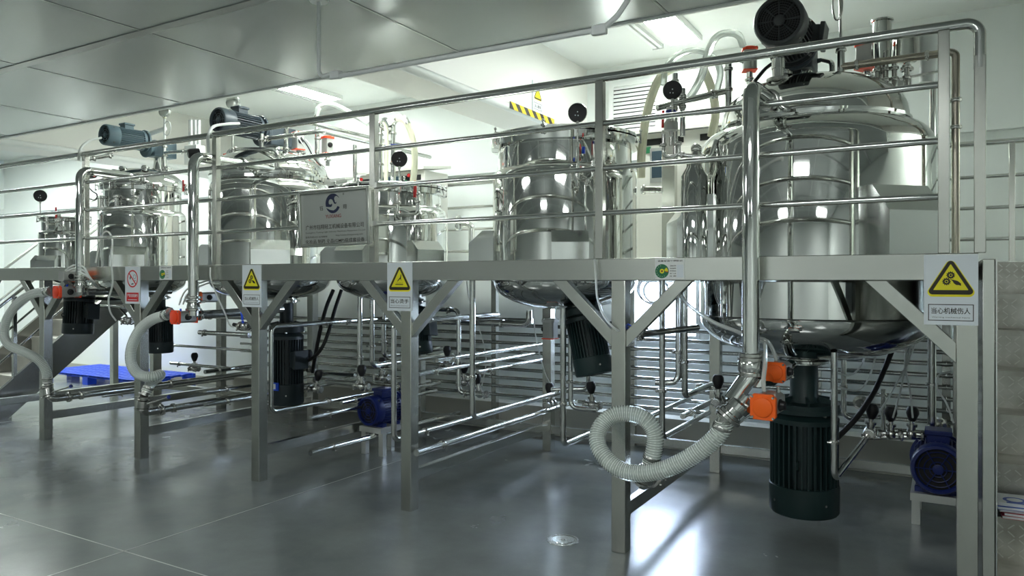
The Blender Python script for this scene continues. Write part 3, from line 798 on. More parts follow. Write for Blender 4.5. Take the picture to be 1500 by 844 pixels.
# ---- transfer pipes in front of the beam
def transfer(label, pts, r):
    t = pipe(label, pts, r, .085, [(Vector(pts[0])+V(0, 0, .02), (0, 0, 1)), (along(pts[-2], pts[-1], .55), Vector(pts[-1])-Vector(pts[-2]))], mirror, 'pipe', 'tall transfer pipes before the beam', 'transfer_pipe', 24)
    return t
transfer('thick polished upright pipe in front of the largest tank', [(-.883, -.1, 1.19), (-.883, -.1, 2.61), (-.875, .70, 2.655)], .0445)
transfer('polished upright pipe bent over at the top, left of the yellow small gear sign', [(-5.37, -.1, 1.44), (-5.37, -.1, 2.625), (-5.40, .80, 2.64)], .0425)
transfer('leftmost polished upright pipe bent over at the top, above the left orange actuators', [(-7.0, -.1, 1.62), (-7.0, -.1, 2.635), (-7.02, .40, 2.635), (-7.5, .88, 2.68)], .04)

# ---- pneumatic actuators
def actuator(label, c, u, k, s, cap_m, body_len=1.25, both=True, cap2=None):
    """c: middle of the cap face; u: the way the cap looks; k: the way the knob looks"""
    u = Vector(u).normalized(); k = Vector(k); k = (k-u*k.dot(u)).normalized(); w = k.cross(u)
    c = Vector(c); M = axes(c, w, k, u)
    L = s*body_len
    zs = [(M @ V(a*s*.5, b*s*.5, h)).z for a in (-1, 1) for b in (-1, 1) for h in (0, -L-s*.25)]
    ctr = M @ V(0, 0, -L/2)
    t = thing('pneumatic_actuator', label, 'actuator', (ctr.x, ctr.y, min(zs)), 'pneumatic valve actuators')
    def cap(sign, z0):
        b = B(M); th = s*.2
        z1 = z0-sign*0
        b.prism([(-s*.5, -s*.36, z0), (-s*.36, -s*.5, z0), (s*.36, -s*.5, z0), (s*.5, -s*.36, z0), (s*.5, s*.36, z0), (s*.36, s*.5, z0), (-s*.36, s*.5, z0), (-s*.5, s*.36, z0)], (0, 0, -sign*th))
        b.lathe((0, 0, z0), (0, 0, sign), [(-.001, s*.40), (s*.06, s*.39), (s*.075, s*.36), (s*.075, 0)], 32)
        o = b.obj('end_cap', cap_m, t, bevel=s*.02)
        for a in (-1, 1):
            for d in (-1, 1):
                q = B(M); q.lathe((a*s*.40, d*s*.40, z0), (0, 0, sign), [(0, s*.055), (s*.03, s*.05), (s*.03, s*.025), (s*.015, 0)], 10); q.obj('screw', castst, o)
    cap(1, 0)
    b = B(M); h = s*.42
    b.prism([(-h, -h*.8, 0), (-h*.8, -h, 0), (h*.8, -h, 0), (h, -h*.8, 0), (h, h*.55, 0), (h*.7, h, 0), (-h*.7, h, 0), (-h, h*.55, 0)], (0, 0, -L))
    b.M = M @ Matrix.Translation((0, 0, -s*.2)); b2 = B(b.M)
    b2.v = [M @ (M.inverted() @ p - V(0, 0, s*.19)) for p in b.v]; b2.f = b.f
    for j in (-.5, 0, .5): b2.box(-h*1.02, -h*.98, j*h-.002, j*h+.002, -L+.01, -.01)
    b2.obj('body', alu, t, bevel=s*.02)
    if both:
        b = B(M); b.box(-s*.46, s*.46, -s*.46, s*.46, -L-s*.27, -L-s*.19); b.obj('end_plate', cap2 or cap_m, t, bevel=s*.02)
    b = B(M); b.lathe((0, h, -s*.2-L*.45), (0, 1, 0), [(-.002, s*.24), (s*.05, s*.24), (s*.07, s*.19), (s*.2, s*.17), (s*.22, 0)], 20); b.bar((-s*.15, h+s*.22, -s*.2-L*.45), (s*.15, h+s*.22, -s*.2-L*.45), s*.06, s*.05, (0, 1, 0))
    b.obj('position_knob', black, t)
    return t, M, L
def fitting(t, p, d, r=.009):
    b = B(); d = Vector(d); b.nut(p, d, r*1.25, r*1.4); b.cyl(Vector(p)+d*r*1.4, Vector(p)+d*r*3.4, r, 12); b.obj('air_fitting', blue if r < .008 else castst, t)
def airtube(label, pts, r=.006, m=None, group='thin air tubes', name='air_tube', cat='tube'):
    return solo(B().tube(spline(pts, .02), r, 8), name, label, cat, m or clear, group)

# valve group of the largest tank
yv = -.1
v0 = V(-.883, yv, 1.19)
t = thing('pipe_joint', 'polished clamped joint with an open mitred branch under the thick upright pipe', 'pipe joint', v0-V(0, 0, .2), 'clamped joints under the transfer pipes')
b = B(); b.lathe(v0-V(0, 0, .075), (0, 0, 1), [(0, .046), (0, .058), (.012, .066), (.06, .066), (.072, .058), (.072, .046)], 28); b.obj('collar', pipe_m, t)
for dz in (0, -.078):
    B().clamp(v0+V(0, 0, dz), (0, 0, 1), .047).obj('clamp', castst, t)
br = V(-.50, -.3, -.81).normalized()
b = B(); p0 = v0-V(0, 0, .08); p1 = p0+br*.17
b.tube([p0, p0+br*.05, p1], .046, 24, caps=False); b.obj('open_branch', mirror, t)
b = B(); b.tube([p1+br*.0, p0+br*.06], .043, 24); b.obj('branch_bore', darkh, t)
o6 = V(-.83, .82, 1.12)
pipe('polished outlet pipe from the largest tank bottom to the clamped joint', [p0+V(.03, .03, -.03), V(-.86, .30, 1.04), V(-.84, .78, 1.07)], .04, .05, [(V(-.846, .55, 1.055), (.05, .9, .05))], mirror, 'pipe', None, 'outlet_pipe', 20)
a6, M6, L6 = actuator('larger orange capped actuator in front of the big hanging motor', P(1117, 597, -.22), (-.12, -1, -.04), (1, 0, 0), .130, orange, 1.25, False)
fitting(a6, P(1120, 577, -.17), (0, 0, 1)); fitting(a6, P(1140, 575, -.10), (0, 0, 1))
a6b, _, _ = actuator('smaller orange capped actuator just above the larger one by the thick pipe', P(1135, 546, .16), (-.12, -1, -.02), (1, 0, 0), .112, orange, 1.2, False)
fitting(a6b, P(1137, 531, .2), (0, 0, 1))
b = B(); ac = V(*P(1088, 600, -.15)); 
hs = P(1075, 601, -.16)
hd = V(-.62, -.18, -.75).normalized()
t = thing('butterfly_valve', 'steel butterfly valve between the clear hose and the larger orange actuator', 'valve', hs-V(0, 0, .1), 'butterfly valves at the hose ends')
B().lathe(hs, hd, [(-.10, .0), (-.10, .036), (-.06, .038), (-.05, .064), (-.015, .066), (-.01, .05), (.015, .05), (.02, .062), (.035, .062), (.04, .0)], 28).obj('valve_body', pipe_m, t)
B().clamp(hs+hd*.045, hd, .052).obj('clamp', castst, t)
B().cyl(hs-hd*.035+V(.03, 0, 0), P(1099, 600, -.19), .02, 14).obj('stem_bracket', castst, t)
airtube('clear air tube bowing from under the thick pipe down to the larger orange actuator', [P(1108, 500, .1), P(1120, 503, -.02), P(1121, 530, -.14), P(1118, 560, -.17), P(1120, 573, -.17)], .011)
airtube('clear air tube bowing from under the thick pipe to the smaller orange actuator', [P(1110, 495, .2), P(1124, 500, .15), P(1133, 515, .18), P(1137, 527, .2)], .011)

# ---- corrugated clear hoses
def hose(label, pts, R, clamps=True, pitch=.026, amp=.03):
    path = spline(pts, pitch/2)
    # even resampling so the corrugation keeps its pitch
    ds = [0]
    for a, c in zip(path, path[1:]): ds.append(ds[-1]+(c-a).length)
    n = int(ds[-1]/(pitch/2)); out = []; j = 0
    for i in range(n+1):
        s_ = ds[-1]*i/n
        while j < len(ds)-2 and ds[j+1] < s_: j += 1
        f = (s_-ds[j])/max(1e-9, ds[j+1]-ds[j]); out.append(path[j].lerp(path[j+1], f))
    b = B(); b.tube(out, [R*(1+amp*(1 if i % 2 else -1)*.5) for i in range(len(out))], 20)
    xs = [p.z for p in b.v]
    t = thing('clear_hose', label, 'hose', (out[0].x, out[0].y, min(xs)), 'corrugated clear hoses')
    o = b.obj('hose_wall', hosem, t)
    hx = []; u0 = None; ph = 0
    for i, p in enumerate(out):
        tg = (out[min(i+1, len(out)-1)]-out[max(i-1, 0)]).normalized()
        if u0 is None: u0 = frame(tg)[1]
        u0 = (u0-tg*u0.dot(tg)).normalized(); w0 = tg.cross(u0)
        nx = out[min(i+1, len(out)-1)]
        for k in range(12):
            a = 2*PI*k/12; hx.append(p.lerp(nx, k/12)+(u0*math.cos(a)+w0*math.sin(a))*R*1.0)
    B().tube(hx, .0021, 4).obj('reinforcing_coil', coilm, t)
    B().tube(out, R*.72, 14).obj('hose_lining', hosei, t)
    for k in ((0, 1), (-1, -2)):
        p, q = out[k[0]], out[k[0]+(6 if k[0] == 0 else -6)]; d = (p-q).normalized()
        B().lathe(p, d, [(-.05, R*1.03), (-.045, R*1.09), (-.03, R*1.09), (-.025, R*1.03)], 20).obj('hose_band', castst, t)
        B().lathe(p, d, [(-.02, R*.8), (.02, R*.8), (.022, R*1.2), (.034, R*1.2), (.034, 0)], 20).obj('hose_tail', castst, t)
    return t
hosem = mat('hose_wall', (.86, .92, .87), .18, trans=.8, ior=1.2)
coilm = mat('hose_coil', (.9, .93, .9), .3)
hosei = mat('hose_lining', (.86, .91, .87), .25, trans=.25, ior=1.15)
hose('clear corrugated hose looping in a ring around the post by the large hanging motor',
     [hs+hd*.075, P(1058, 630, -.17), P(1033, 655, -.19), P(1000, 676, -.21), P(965, 690, -.23), P(925, 693, -.24), P(896, 680, -.24), P(877, 655, -.22), P(877, 630, -.18), P(895, 610, -.13), P(920, 606, -.10), P(945, 614, -.09), P(959, 635, -.09), P(958, 660, -.10), P(952, 680, -.10)], .046)
hose('clear corrugated hose curving down in front of the second post from the left end',
     [P(246, 461, -.16), P(222, 469, -.18), P(203, 486, -.20), P(192, 512, -.21), P(193, 535, -.21), P(204, 549, -.20), P(222, 552, -.16), P(234, 549, -.09), P(232, 552, -.04), P(222, 560, -.06), P(214, 574, -.1)], .043)
hose('clear corrugated hose in an S-bend at the far left beside the pale stairs',
     [P(72, 427, -.16), P(50, 430, -.18), P(30, 441, -.2), P(13, 462, -.22), P(6, 487, -.22), P(13, 505, -.22), P(38, 517, -.2), P(56, 527, -.16), P(67, 542, -.12), P(70, 560, -.1)], .042)

# suction valve stacks at the lower hose ends, running back along the floor
def suction(label, label2, top, x, z):
    """bend under the hose end and a pipe running back under the platform"""
    top = Vector(top)
    t = thing('suction_valve', label, 'valve', (x, -.1, z-.05), 'suction valves at the feet of the hoses')
    lo = V(x, -.1, z); d = (lo-top).normalized()
    B().tube(fillet([top, lo+V(-.02, 0, .06) if 0 else lo, V(x, .1, z)], .07), .034, 18).obj('bend', castst, t)
    B().clamp(top+V(0, 0, -.01), d, .036).obj('clamp', castst, t)
    m_ = top.lerp(lo, .45)
    B().lathe(m_, d, [(-.035, .036), (-.03, .055), (.03, .055), (.035, .036)], 24).obj('valve_body', castst, t)
    B().clamp(m_+d*.045, d, .036).obj('clamp', castst, t)
    B().clamp(V(x, .08, z), (0, 1, 0), .036).obj('clamp', castst, t)
    q = m_+V(.05, .0, 0); e = q+V(.16, .1, .06)
    B().tube([q, q.lerp(e, .2), e], .007, 10).obj('lever', castst, t)
    B().ball(e, .018, 12).obj('lever_knob', blue if 0 else mat_navy, t)
    pipe(label2, [(x, .11, z), (x, 2.5, z)], .03, .05, [(V(x, .2, z), (0, 1, 0)), (V(x, 1.2, z), (0, 1, 0))], None, 'pipe', 'suction pipes along the floor', 'suction_pipe')
mat_navy = mat('navy_plastic', (.015, .03, .2), .35)
suction('steel valve bend at the end of the ring-shaped hose loop', 'low suction pipe running back from the ring-shaped hose loop', P(950, 684, -.1), -1.49, .44)
suction('steel valve bend below the clear hose in front of the second post', 'low suction pipe running back from the second post', P(211, 580, -.1), -6.06, .445)
suction('steel valve bend below the S-bend hose at the far left', 'low suction pipe running back from the far left hose', P(69, 566, -.1), -7.52, .445)

# valve groups of the tanks further left
a3, _, _ = actuator('red capped actuator at the upper end of the second post hose', P(255, 465, -.22), (0, -1, 0), (1, 0, 0), .115, redor, 1.35, True)
fitting(a3, P(255, 465, -.22)+V(0, .06, .045), (0, 0, 1), .007); fitting(a3, P(255, 465, -.22)+V(0, .13, .045), (0, 0, 1), .007)
a3b, _, _ = actuator('orange capped actuator right of the bent upright pipe left of the small gear sign', P(288, 436, -.03), (0, -1, 0), (1, 0, 0), .10, orange, 1.6, False)
def bracket_to(t, a, b_):
    B().bar(a, b_, .05, .02).obj('mounting_bracket', castst, t)
bracket_to(a3, P(255, 465, -.22)+V(0, .12, -.03), P(284, 462, .0))
bracket_to(a3b, P(288, 436, -.03)+V(0, .09, -.03), V(-5.37, -.06, 1.42))
pipe('dark polished outlet pipe from the red actuator back under the domed tank', [P(284, 462, -.05), V(P(284, 462, -.05).x, .9, P(284, 462, -.05).z+.02)], .036, .05, [(P(292, 461, .0), (0, 1, 0))], None, 'pipe', None, 'outlet_pipe')
v3 = V(-5.37, -.1, 1.43)
def joint(label, v, r):
    t = thing('pipe_joint', label, 'pipe joint', v-V(0, 0, .15), 'clamped joints under the transfer pipes')
    for dz in (0, -.07): B().clamp(v+V(0, 0, dz), (0, 0, 1), r).obj('clamp', castst, t)
    B().lathe(v-V(0, 0, .12), (0, 0, 1), [(0, 0), (0, r), (.05, r), (.05, r*1.25), (.07, r*1.25), (.12, r), (.12, 0)], 24).obj('valve_body', pipe_m, t)
joint('clamped joint under the bent upright pipe left of the small gear sign', v3, .043)
joint('clamped joint under the leftmost upright pipe', V(-7.0, -.1, 1.61), .04)
airtube('thin white air tube arching over the orange actuator left of the small gear sign', [P(268, 446, -.1), P(275, 431, -.08), P(292, 420, 0), P(312, 413, .1), P(330, 412, .3)], .007, tubew)
airtube('second thin air tube arching to the red actuator left of the small gear sign', [P(262, 447, -.15), P(270, 428, -.12), P(285, 418, -.05), P(308, 410, .06), P(326, 408, .3)], .007, tubew)
a2, _, _ = actuator('red capped actuator at the upper end of the far left hose', P(82, 428, -.24), (0, -1, 0), (1, 0, 0), .118, redor, 1.5, True)
fitting(a2, P(82, 428, -.24)+V(0, .1, .047), (0, 0, 1), .007)
a2b, _, _ = actuator('orange capped actuator above the red one at the far left', P(112, 405, -.07), (0, 1, 0), (1, 0, 0), .11, orange, 1.1, False)
bracket_to(a2, P(82, 428, -.24)+V(0, .14, -.03), P(118, 428, .0))
bracket_to(a2b, P(112, 405, -.07)+V(0, -.1, -.04), P(82, 428, -.24)+V(0, .15, .04))
pipe('outlet pipe from the far left red actuator back under the smallest tank', [P(118, 428, -.05), V(P(118, 428, -.05).x, .9, P(118, 428, -.05).z)], .034, .05, [(P(124, 427, 0), (0, 1, 0))], None, 'pipe', None, 'outlet_pipe')
for i, (dx, lab) in enumerate(((0, 'upper'), (3, 'middle'), (7, 'lower'))):
    airtube('%s of the white air tubes looping right from the far left actuators' % lab, [P(96, 396+i*3, -.1), P(108, 389+i*4, -.12), P(122, 391+i*5, -.13), P(130+dx, 404+i*4, -.1), P(136+dx, 416+i*2, 0), P(146+dx, 423, .1)], .008, tubew)

# ---- pipe rack along the back wall
for k in range(9):
    z = 1.13-.092*k
    nm = ['topmost', 'second', 'third', 'fourth', 'fifth', 'sixth', 'seventh', 'eighth', 'lowest'][k]
    pipe('%s of the nine long pipes on the back rack, counted from the top' % nm, [(-8.1 if k < 6 else -6.9, 2.66, z), (.12, 2.66, z)], .019, group='long pipes on the back rack', name='rack_pipe')
for x, lab in ((-7.2, 'leftmost rack upright behind the left tanks'), (-5.65, 'rack upright seen between the second and third posts'), (-4.18, 'rack upright seen left of the open-rimmed tank'), (-2.62, 'rack upright left of the bright low window'), (-.95, 'rack upright behind the large hanging motor'), (.0, 'rightmost rack upright behind the last post')):
    t = thing('rack_upright', lab, 'upright', (x, 2.72, 0), 'uprights of the back pipe rack')
    B().box(x-.03, x+.03, 2.69, 2.75, 0, 1.715).obj('upright', brushv, t)
    for k in range(9):
        z = 1.13-.092*k
        b = B(); b.ring((x, 2.66, z), (1, 0, 0), .023, .004, 16, 6); b.obj('pipe_clip', castst, t)

# ---- pipe runs under the platform: (label, points, radius)
def Y(p, y): return V(p.x, y, p.z)
def X(p, x): return V(x, p.y, p.z)
runs = []
a = P(397, 478, .15); c = V(a.x, a.y, P(397, 604, .15).z)
runs.append(('upright U-shaped pipe right of the third post', [Y(a, 2.2), a, c, Y(c, 2.3)], .02))
a = P(577, 472, .3); c = V(a.x, a.y, P(577, 645, .3).z)
runs.append(('upright U-shaped pipe just left of the hot-surface sign post', [Y(a, 1.8), a, c, Y(c, 1.6)], .021))
a = P(527, 430, 1.0); c = V(a.x, a.y, P(527, 563, 1.0).z)
runs.append(('upright pipe behind the brace left of the hot-surface sign, bent left at its foot', [a, c, X(c, a.x-.4)], .024))
a = P(545, 440, 1.2); c = V(a.x, a.y, P(545, 536, 1.2).z)
runs.append(('first of two hooked pipes behind the hot-surface sign post', [a, c, Y(c, 2.5)], .024))
a = P(562, 450, 1.5); c = V(a.x, a.y, P(562, 522, 1.5).z)
runs.append(('second of two hooked pipes behind the hot-surface sign post', [a, c, Y(c, 2.5)], .024))
a = P(692, 412, .35); c = V(a.x, a.y, P(692, 612, .35).z)
runs.append(('dark upright pipe in the middle bay, bent back at its foot', [V(a.x, a.y, 1.60), c, Y(c, 1.9)], .021))
a = P(672, 454, 1.3); c = V(a.x, a.y, P(672, 575, 1.3).z); d = P(638, 454, 1.3)
runs.append(('square-bent pipe in the middle bay right of the hot-surface sign', [V(d.x-.1, d.y, a.z), a, c, X(c, c.x+.25)], .02))
a = P(825, 445, .75); c = V(a.x, a.y, P(825, 652, .75).z)
runs.append(('long upright pipe left of the tilted motor, bent back at its foot', [V(a.x, a.y, 1.40), c, Y(c, 2.0)], .022))
a = P(836, 470, 1.1); c = V(a.x, a.y, P(836, 597, 1.1).z)
runs.append(('shorter upright pipe beside the tilted motor', [a, c, X(c, c.x+.22)], .02))
a = P(862, 530, 1.7); c = V(a.x, a.y, P(862, 570, 1.7).z)
runs.append(('short pipe below the tilted motor', [V(a.x, a.y, 1.3), c, V(c.x-.35, c.y, c.z-.03)], .019))
a = P(994, 425, .9); c = V(a.x, a.y, P(994, 561, .9).z)
runs.append(('left of the twin upright pipes under the largest tank', [V(a.x, a.y, 1.6), c, V(c.x-.15, c.y-.05, c.z)], .022))
a = P(1003, 425, .85); c = V(a.x, a.y, P(1003, 581, .85).z)
runs.append(('right of the twin upright pipes under the largest tank', [V(a.x, a.y, 1.6), c, Y(c, 1.6)], .022))
a = P(970, 430, .6); c = V(a.x, a.y, P(970, 642, .6).z)
runs.append(('upright pipe right of the ring-shaped hose loop', [V(a.x, a.y, 1.6), c, Y(c, 1.7)], .02))
a = P(1222, 528, .62); c = V(a.x, a.y, P(1222, 704, .62).z)
runs.append(('upright pipe right of the big hanging motor, bent back at its foot', [V(a.x, a.y, 1.18), c, P(1275, 634, 1.45)], .0195))
a = P(1365, 470, 1.75); c = V(a.x, a.y, P(1365, 628, 1.75).z)
runs.append(('upright pipe above the right blue pump', [V(a.x, a.y, 1.6), c, Y(c, 2.1)], .027))
a = P(1236, 540, 1.9); c = V(a.x, a.y, P(1236, 612, 1.9).z)
runs.append(('short hooked pipe behind the big hanging motor', [V(a.x, a.y, 1.35), c, X(c, c.x+.14)], .02))
a = P(1294, 570, 2.2); runs.append(('stub pipe rising behind the black-knobbed valves', [a, P(1294, 640, 2.2)], .018))
a = P(862, 500, .45); 
for i, (px, py, y0, y1, r, lab) in enumerate([
    (455, 664, .35, 2.5, .024, 'low pipe running back from beside the hot-surface sign post'),
    (455, 612, .5, 2.3, .018, 'thin low pipe running back behind the left blue pump'),
    (300, 593, .2, 2.2, .019, 'low pipe running back between the second and third posts'),
    (300, 575, .4, 2.4, .017, 'upper low pipe running back between the second and third posts'),
    (610, 664, .0, 2.55, .024, 'long low pipe running back through the middle bay'),
    (612, 548, .6, 2.5, .019, 'pipe running back above the middle bay valves'),
    (640, 528, .8, 2.6, .019, 'higher pipe running back through the middle bay'),
    (1000, 610, .9, 2.4, .02, 'low pipe running back beyond the ring-shaped hose loop'),
    (300, 545, .6, 2.0, .02, 'middle pipe running back right of the second post hose'),
    (150, 580, .6, 2.3, .02, 'low pipe running back right of the far left hose'),
    (700, 545, 1.2, 2.6, .018, 'short pipe running back in the middle bay'),
    (500, 590, .9, 2.4, .019, 'pipe running back left of the left blue pump'),
    (930, 620, 1.1, 2.5, .02, 'pipe running back behind the ring-shaped hose loop'),
    (1045, 660, .4, 2.3, .022, 'low pipe running back in front of the big hanging motor')]):
    if i in (13,): continue
    p = P(px, py, y0); runs.append((lab, [p, Y(p, y1)], r))
# cross runs under the deck
for px0, px1, py, y, r, lab in [(640, 780, 466, 1.9, .022, 'cross pipe just under the deck in the middle bay'), (650, 775, 471, 1.5, .026, 'thicker cross pipe ending in a bend under the open-rimmed tank'),
                            (500, 600, 470, 1.4, .02, 'cross pipe behind the hot-surface sign'), (300, 365, 462, .9, .03, 'thick cross pipe left of the third post'),
                            (292, 365, 487, .7, .022, 'thinner cross pipe left of the third post'), (250, 366, 532, 1.6, .018, 'upper cross pipe behind the second post hose'),
                            (240, 366, 505, 1.7, .016, 'pale cross pipe behind the second post hose'), (130, 190, 437, 1.1, .025, 'dark cross pipe under the left tanks'), (130, 190, 448, 1.3, .02, 'thin dark cross pipe under the left tanks'),
                            (460, 520, 545, 1.5, .02, 'cross pipe left of the hooked pipes'), (1020, 1085, 566, 1.5, .02, 'cross pipe behind the thick upright pipe')]:
    p = P(px0, py, y); q = X(p, P(px1, py, y).x); pts = [p, q]
    if 'bend' in lab: pts = [p, q, q+V(0, 0, .12)]
    runs.append((lab, pts, r))
for lab, pts, r in runs:
    cl = []
    if len(pts) > 2: cl = [(along(pts[0], pts[1], .7), Vector(pts[1])-Vector(pts[0]))]
    else: cl = [(along(pts[0], pts[1], .12), pts[1]-pts[0])]
    if len(pts) == 4: cl.append((along(pts[2], pts[3], .3), pts[3]-pts[2]))
    pipe(lab, pts, r, .055, cl, None, 'pipe', 'pipe runs under the platform', 'pipe', 12)

# ---- hand valves with black knobs
def hand_valve(label, p, d=(1, 0, 0), up=(0, 0, 1), s=1., lean=(0, 0, 0)):
    p = Vector(p); d = Vector(d).normalized(); up = (Vector(up)+Vector(lean)).normalized()
    t = thing('hand_valve', label, 'valve', p-V(0, 0, .03*s), 'small valves with black knobs')
    b = B(); b.cyl(p-d*.07*s, p+d*.07*s, .02*s, 14); b.ball(p, .034*s, 14); b.lathe(p, up, [(0, .022*s), (.045*s, .022*s), (.045*s, .03*s), (.06*s, .03*s), (.06*s, .014*s), (.08*s, .014*s)], 16); b.obj('valve_body', castst, t)
    for k in (-1, 1): B().clamp(p+d*.06*s*k, d, .021*s).obj('clamp', castst, t)
    B().lathe(p+up*.075*s, up, [(0, .012*s), (.01*s, .022*s), (.05*s, .036*s), (.075*s, .034*s), (.092*s, .022*s), (.095*s, 0)], 16).obj('knob', black, t)
    return t
for px, py, y, d, lab, lean in [
    (703, 577, 1.6, (1, 0, 0), 'black-knobbed valve in the middle bay', (-.25, 0, 0)), (868, 593, 1.6, (1, 0, 0), 'black-knobbed valve below the tilted motor', (-.1, 0, 0)),
    (805, 592, 1.9, (0, 1, 0), 'black-knobbed valve left of the long upright pipe', (0, 0, 0)), (1274, 633, 1.45, (0, 1, 0), 'black-knobbed valve left of three beside the right blue pump', (.1, 0, 0)),
    (1305, 636, 1.75, (1, 0, 0), 'black-knobbed valve middle of three beside the right blue pump', (0, 0, 0)), (1335, 636, 1.75, (1, 0, 0), 'black-knobbed valve right of three beside the right blue pump', (.05, 0, 0)),
    (560, 553, 1.5, (1, 0, 0), 'black-knobbed valve behind the left blue pump', (0, 0, 0)), (530, 566, 1.0, (1, 0, 0), 'black-knobbed valve at the foot of the left-bent pipe', (0, 0, 0)),
    (452, 540, 1.4, (1, 0, 0), 'black-knobbed valve right of the tall dark motor', (0, 0, 0)), (285, 540, 1.8, (1, 0, 0), 'black-knobbed valve behind the second post hose', (0, 0, 0)),
    (1052, 588, 1.3, (0, 1, 0), 'black-knobbed valve behind the hose top by the thick pipe', (0, 0, 0)), (680, 560, 2.1, (1, 0, 0), 'black-knobbed valve farther back in the middle bay', (0, 0, 0)),
    (462, 570, 1.2, (1, 0, 0), 'black-knobbed valve in the dark cluster right of the tall motor', (.3, 0, 0)), (655, 535, 2.0, (1, 0, 0), 'black-knobbed valve behind the brace of the hot-surface post', (0, 0, 0))]:
    hand_valve(lab, P(px, py, y), d, (0, 0, 1), 1.15, lean)
pipe('manifold pipe joining the three black-knobbed valves by the right blue pump', [P(1262, 640, 1.75), P(1352, 640, 1.75)], .02, group=None, name='manifold_pipe')

# ---- sampling valves beside the posts
def tap(label, p, lever_m, ld=(-.5, -.2, .35), tail=None):
    p = Vector(p)
    t = thing('sampling_valve', label, 'valve', p-V(0, 0, .05), 'sampling valves beside the posts')
    b = B(); b.ball(p, .034, 16); b.cyl(p-V(.06, 0, 0), p+V(.07, 0, 0), .018, 12); b.obj('valve_body', castst, t)
    for dx in (-.045, .05): B().clamp(p+V(dx, 0, 0), (1, 0, 0), .026).obj('clamp', castst, t)
    b = B(); b.cyl(p, p+V(0, -.02, .045), .01, 8); b.bar(p+V(0, -.02, .05), p+V(0, -.02, .05)+Vector(ld).normalized()*.12, .02, .006); b.obj('lever', lever_m, t)
    b = B(); b.cyl(p-V(.06, 0, 0), p-V(.13, 0, -.01), .016, 12); b.obj('hose_nipple', black, t)
    return t
tap('sampling valve with a blue lever on the right of the post by the hose loop', P(927, 490, .08), blue)
pipe('pipe from the blue-levered sampling valve back to the largest tank', [P(936, 490, .09), P(1022, 480, .55)], .02)
tap('sampling valve with a blue lever left of the third post', P(358, 478, .08), blue, (-.15, 0, 1))
tap('sampling valve with a grey lever left of the second post', P(188, 470, .08), castst, (-.8, 0, .5))
airtube('thin clear tube from the deck edge down to the blue-levered sampling valve', [P(871, 380, -.03), P(873, 408, -.04), P(875, 436, -.03), P(884, 462, -.02), P(900, 481, -.02), P(917, 489, .05)], .007, tubew)
airtube('thin clear tube from the deck edge to the valve left of the third post', [P(308, 392, -.03), P(309, 410, -.04), P(320, 438, -.03), P(330, 460, 0), P(336, 476, .05), P(343, 480, .08)], .006, tubew)
airtube('thin tube dropping left of the red prohibition sign', [P(164, 360, .0), P(163, 385, -.03), P(165, 415, -.04), P(159, 440, -.03), P(162, 458, 0), P(170, 470, .05)], .008, tubew)
airtube('looped white tube over the deck edge left of the red prohibition sign', [P(140, 385, .15), P(147, 350, .15), P(156, 339, .14), P(164, 350, .08), P(163, 385, -.02)], .008, tubew)
t = thing('coiled_cable', 'coil of pale cable hung under the deck by the bright window', 'cable', P(955, 425, .6), None)
for i in range(5):
    c = P(952+i*3, 424+i, .6+.02*i); B().ring(c, (.6, -1, .2+.1*i), .085+.006*(i % 3), .005, 36, 6).obj('cable_turn', tubew, t)
def cable(label, pts, r, m=rubber, cat='cable', name='cable', group=None): return solo(B().tube(spline(pts, .03), r, 10), name, label, cat, m, group)
cable('thick black cable curving down behind the big hanging motor', [P(1306, 515, 1.5), P(1296, 540, 1.5), P(1280, 575, 1.4), P(1255, 612, 1.25), P(1226, 642, 1.15)], .018)
cable('left thick black cable under the tank behind the company board', [P(488, 425, 1.3), P(478, 450, 1.2), P(470, 480, 1.1), P(462, 520, 1.15), P(458, 545, 1.3)], .018)
cable('right thick black cable under the tank behind the company board', [P(500, 425, 1.35), P(490, 455, 1.25), P(480, 490, 1.15), P(468, 515, 1.1), P(450, 530, 1.2)], .017)
for i, (x0, x1) in enumerate(((1352, 1283), (1340, 1308), (1326, 1337))):
    airtube('%s of the white tubes running down to the valves by the right blue pump' % ('left', 'middle', 'right')[i], [P(1352-i*8, 470, 1.2), P(1330-i*2, 530, 1.3), P((x0+x1*2)/3, 575, 1.5), P(x1, 612, 1.6)], .006, tubew)
airtube('upper white tube looping left under the largest tank', [P(1270, 510, 1.4), P(1262, 535, 1.4), P(1245, 550, 1.3), P(1222, 545, 1.0)], .006, tubew)
airtube('lower white tube looping left under the largest tank', [P(1285, 515, 1.5), P(1272, 555, 1.4), P(1255, 572, 1.3), P(1222, 565, 1.0)], .006, tubew)
airtube('white tube hanging from the deck edge under the largest tank', [P(990, 425, .3), P(1010, 448, .28), P(1045, 472, .3), P(1088, 490, .36), P(1092, 505, .4)], .012, tubew)
airtube('thin white tube to the middle bay valve', [P(683, 412, 1.3), P(688, 440, 1.4), P(706, 495, 1.6), P(712, 530, 1.6), P(706, 565, 1.6)], .005, tubew)
airtube('thin white tube to the valve left of the long upright pipe', [P(780, 450, 1.3), P(786, 500, 1.6), P(798, 545, 1.8), P(805, 560, 1.9)], .005, tubew)
airtube('thin white tube curling at the right blue pump', [P(1395, 545, 1.6), P(1375, 550, 1.6), P(1373, 570, 1.6), P(1386, 590, 1.6), P(1397, 620, 1.6)], .006, tubew)
t = actuator('grey actuator with a red end under the open-rimmed tank', P(806, 468, 1.0), (0, 0, 1), (-1, 0, 0), .11, alu, 1.1, True, redor)[0]
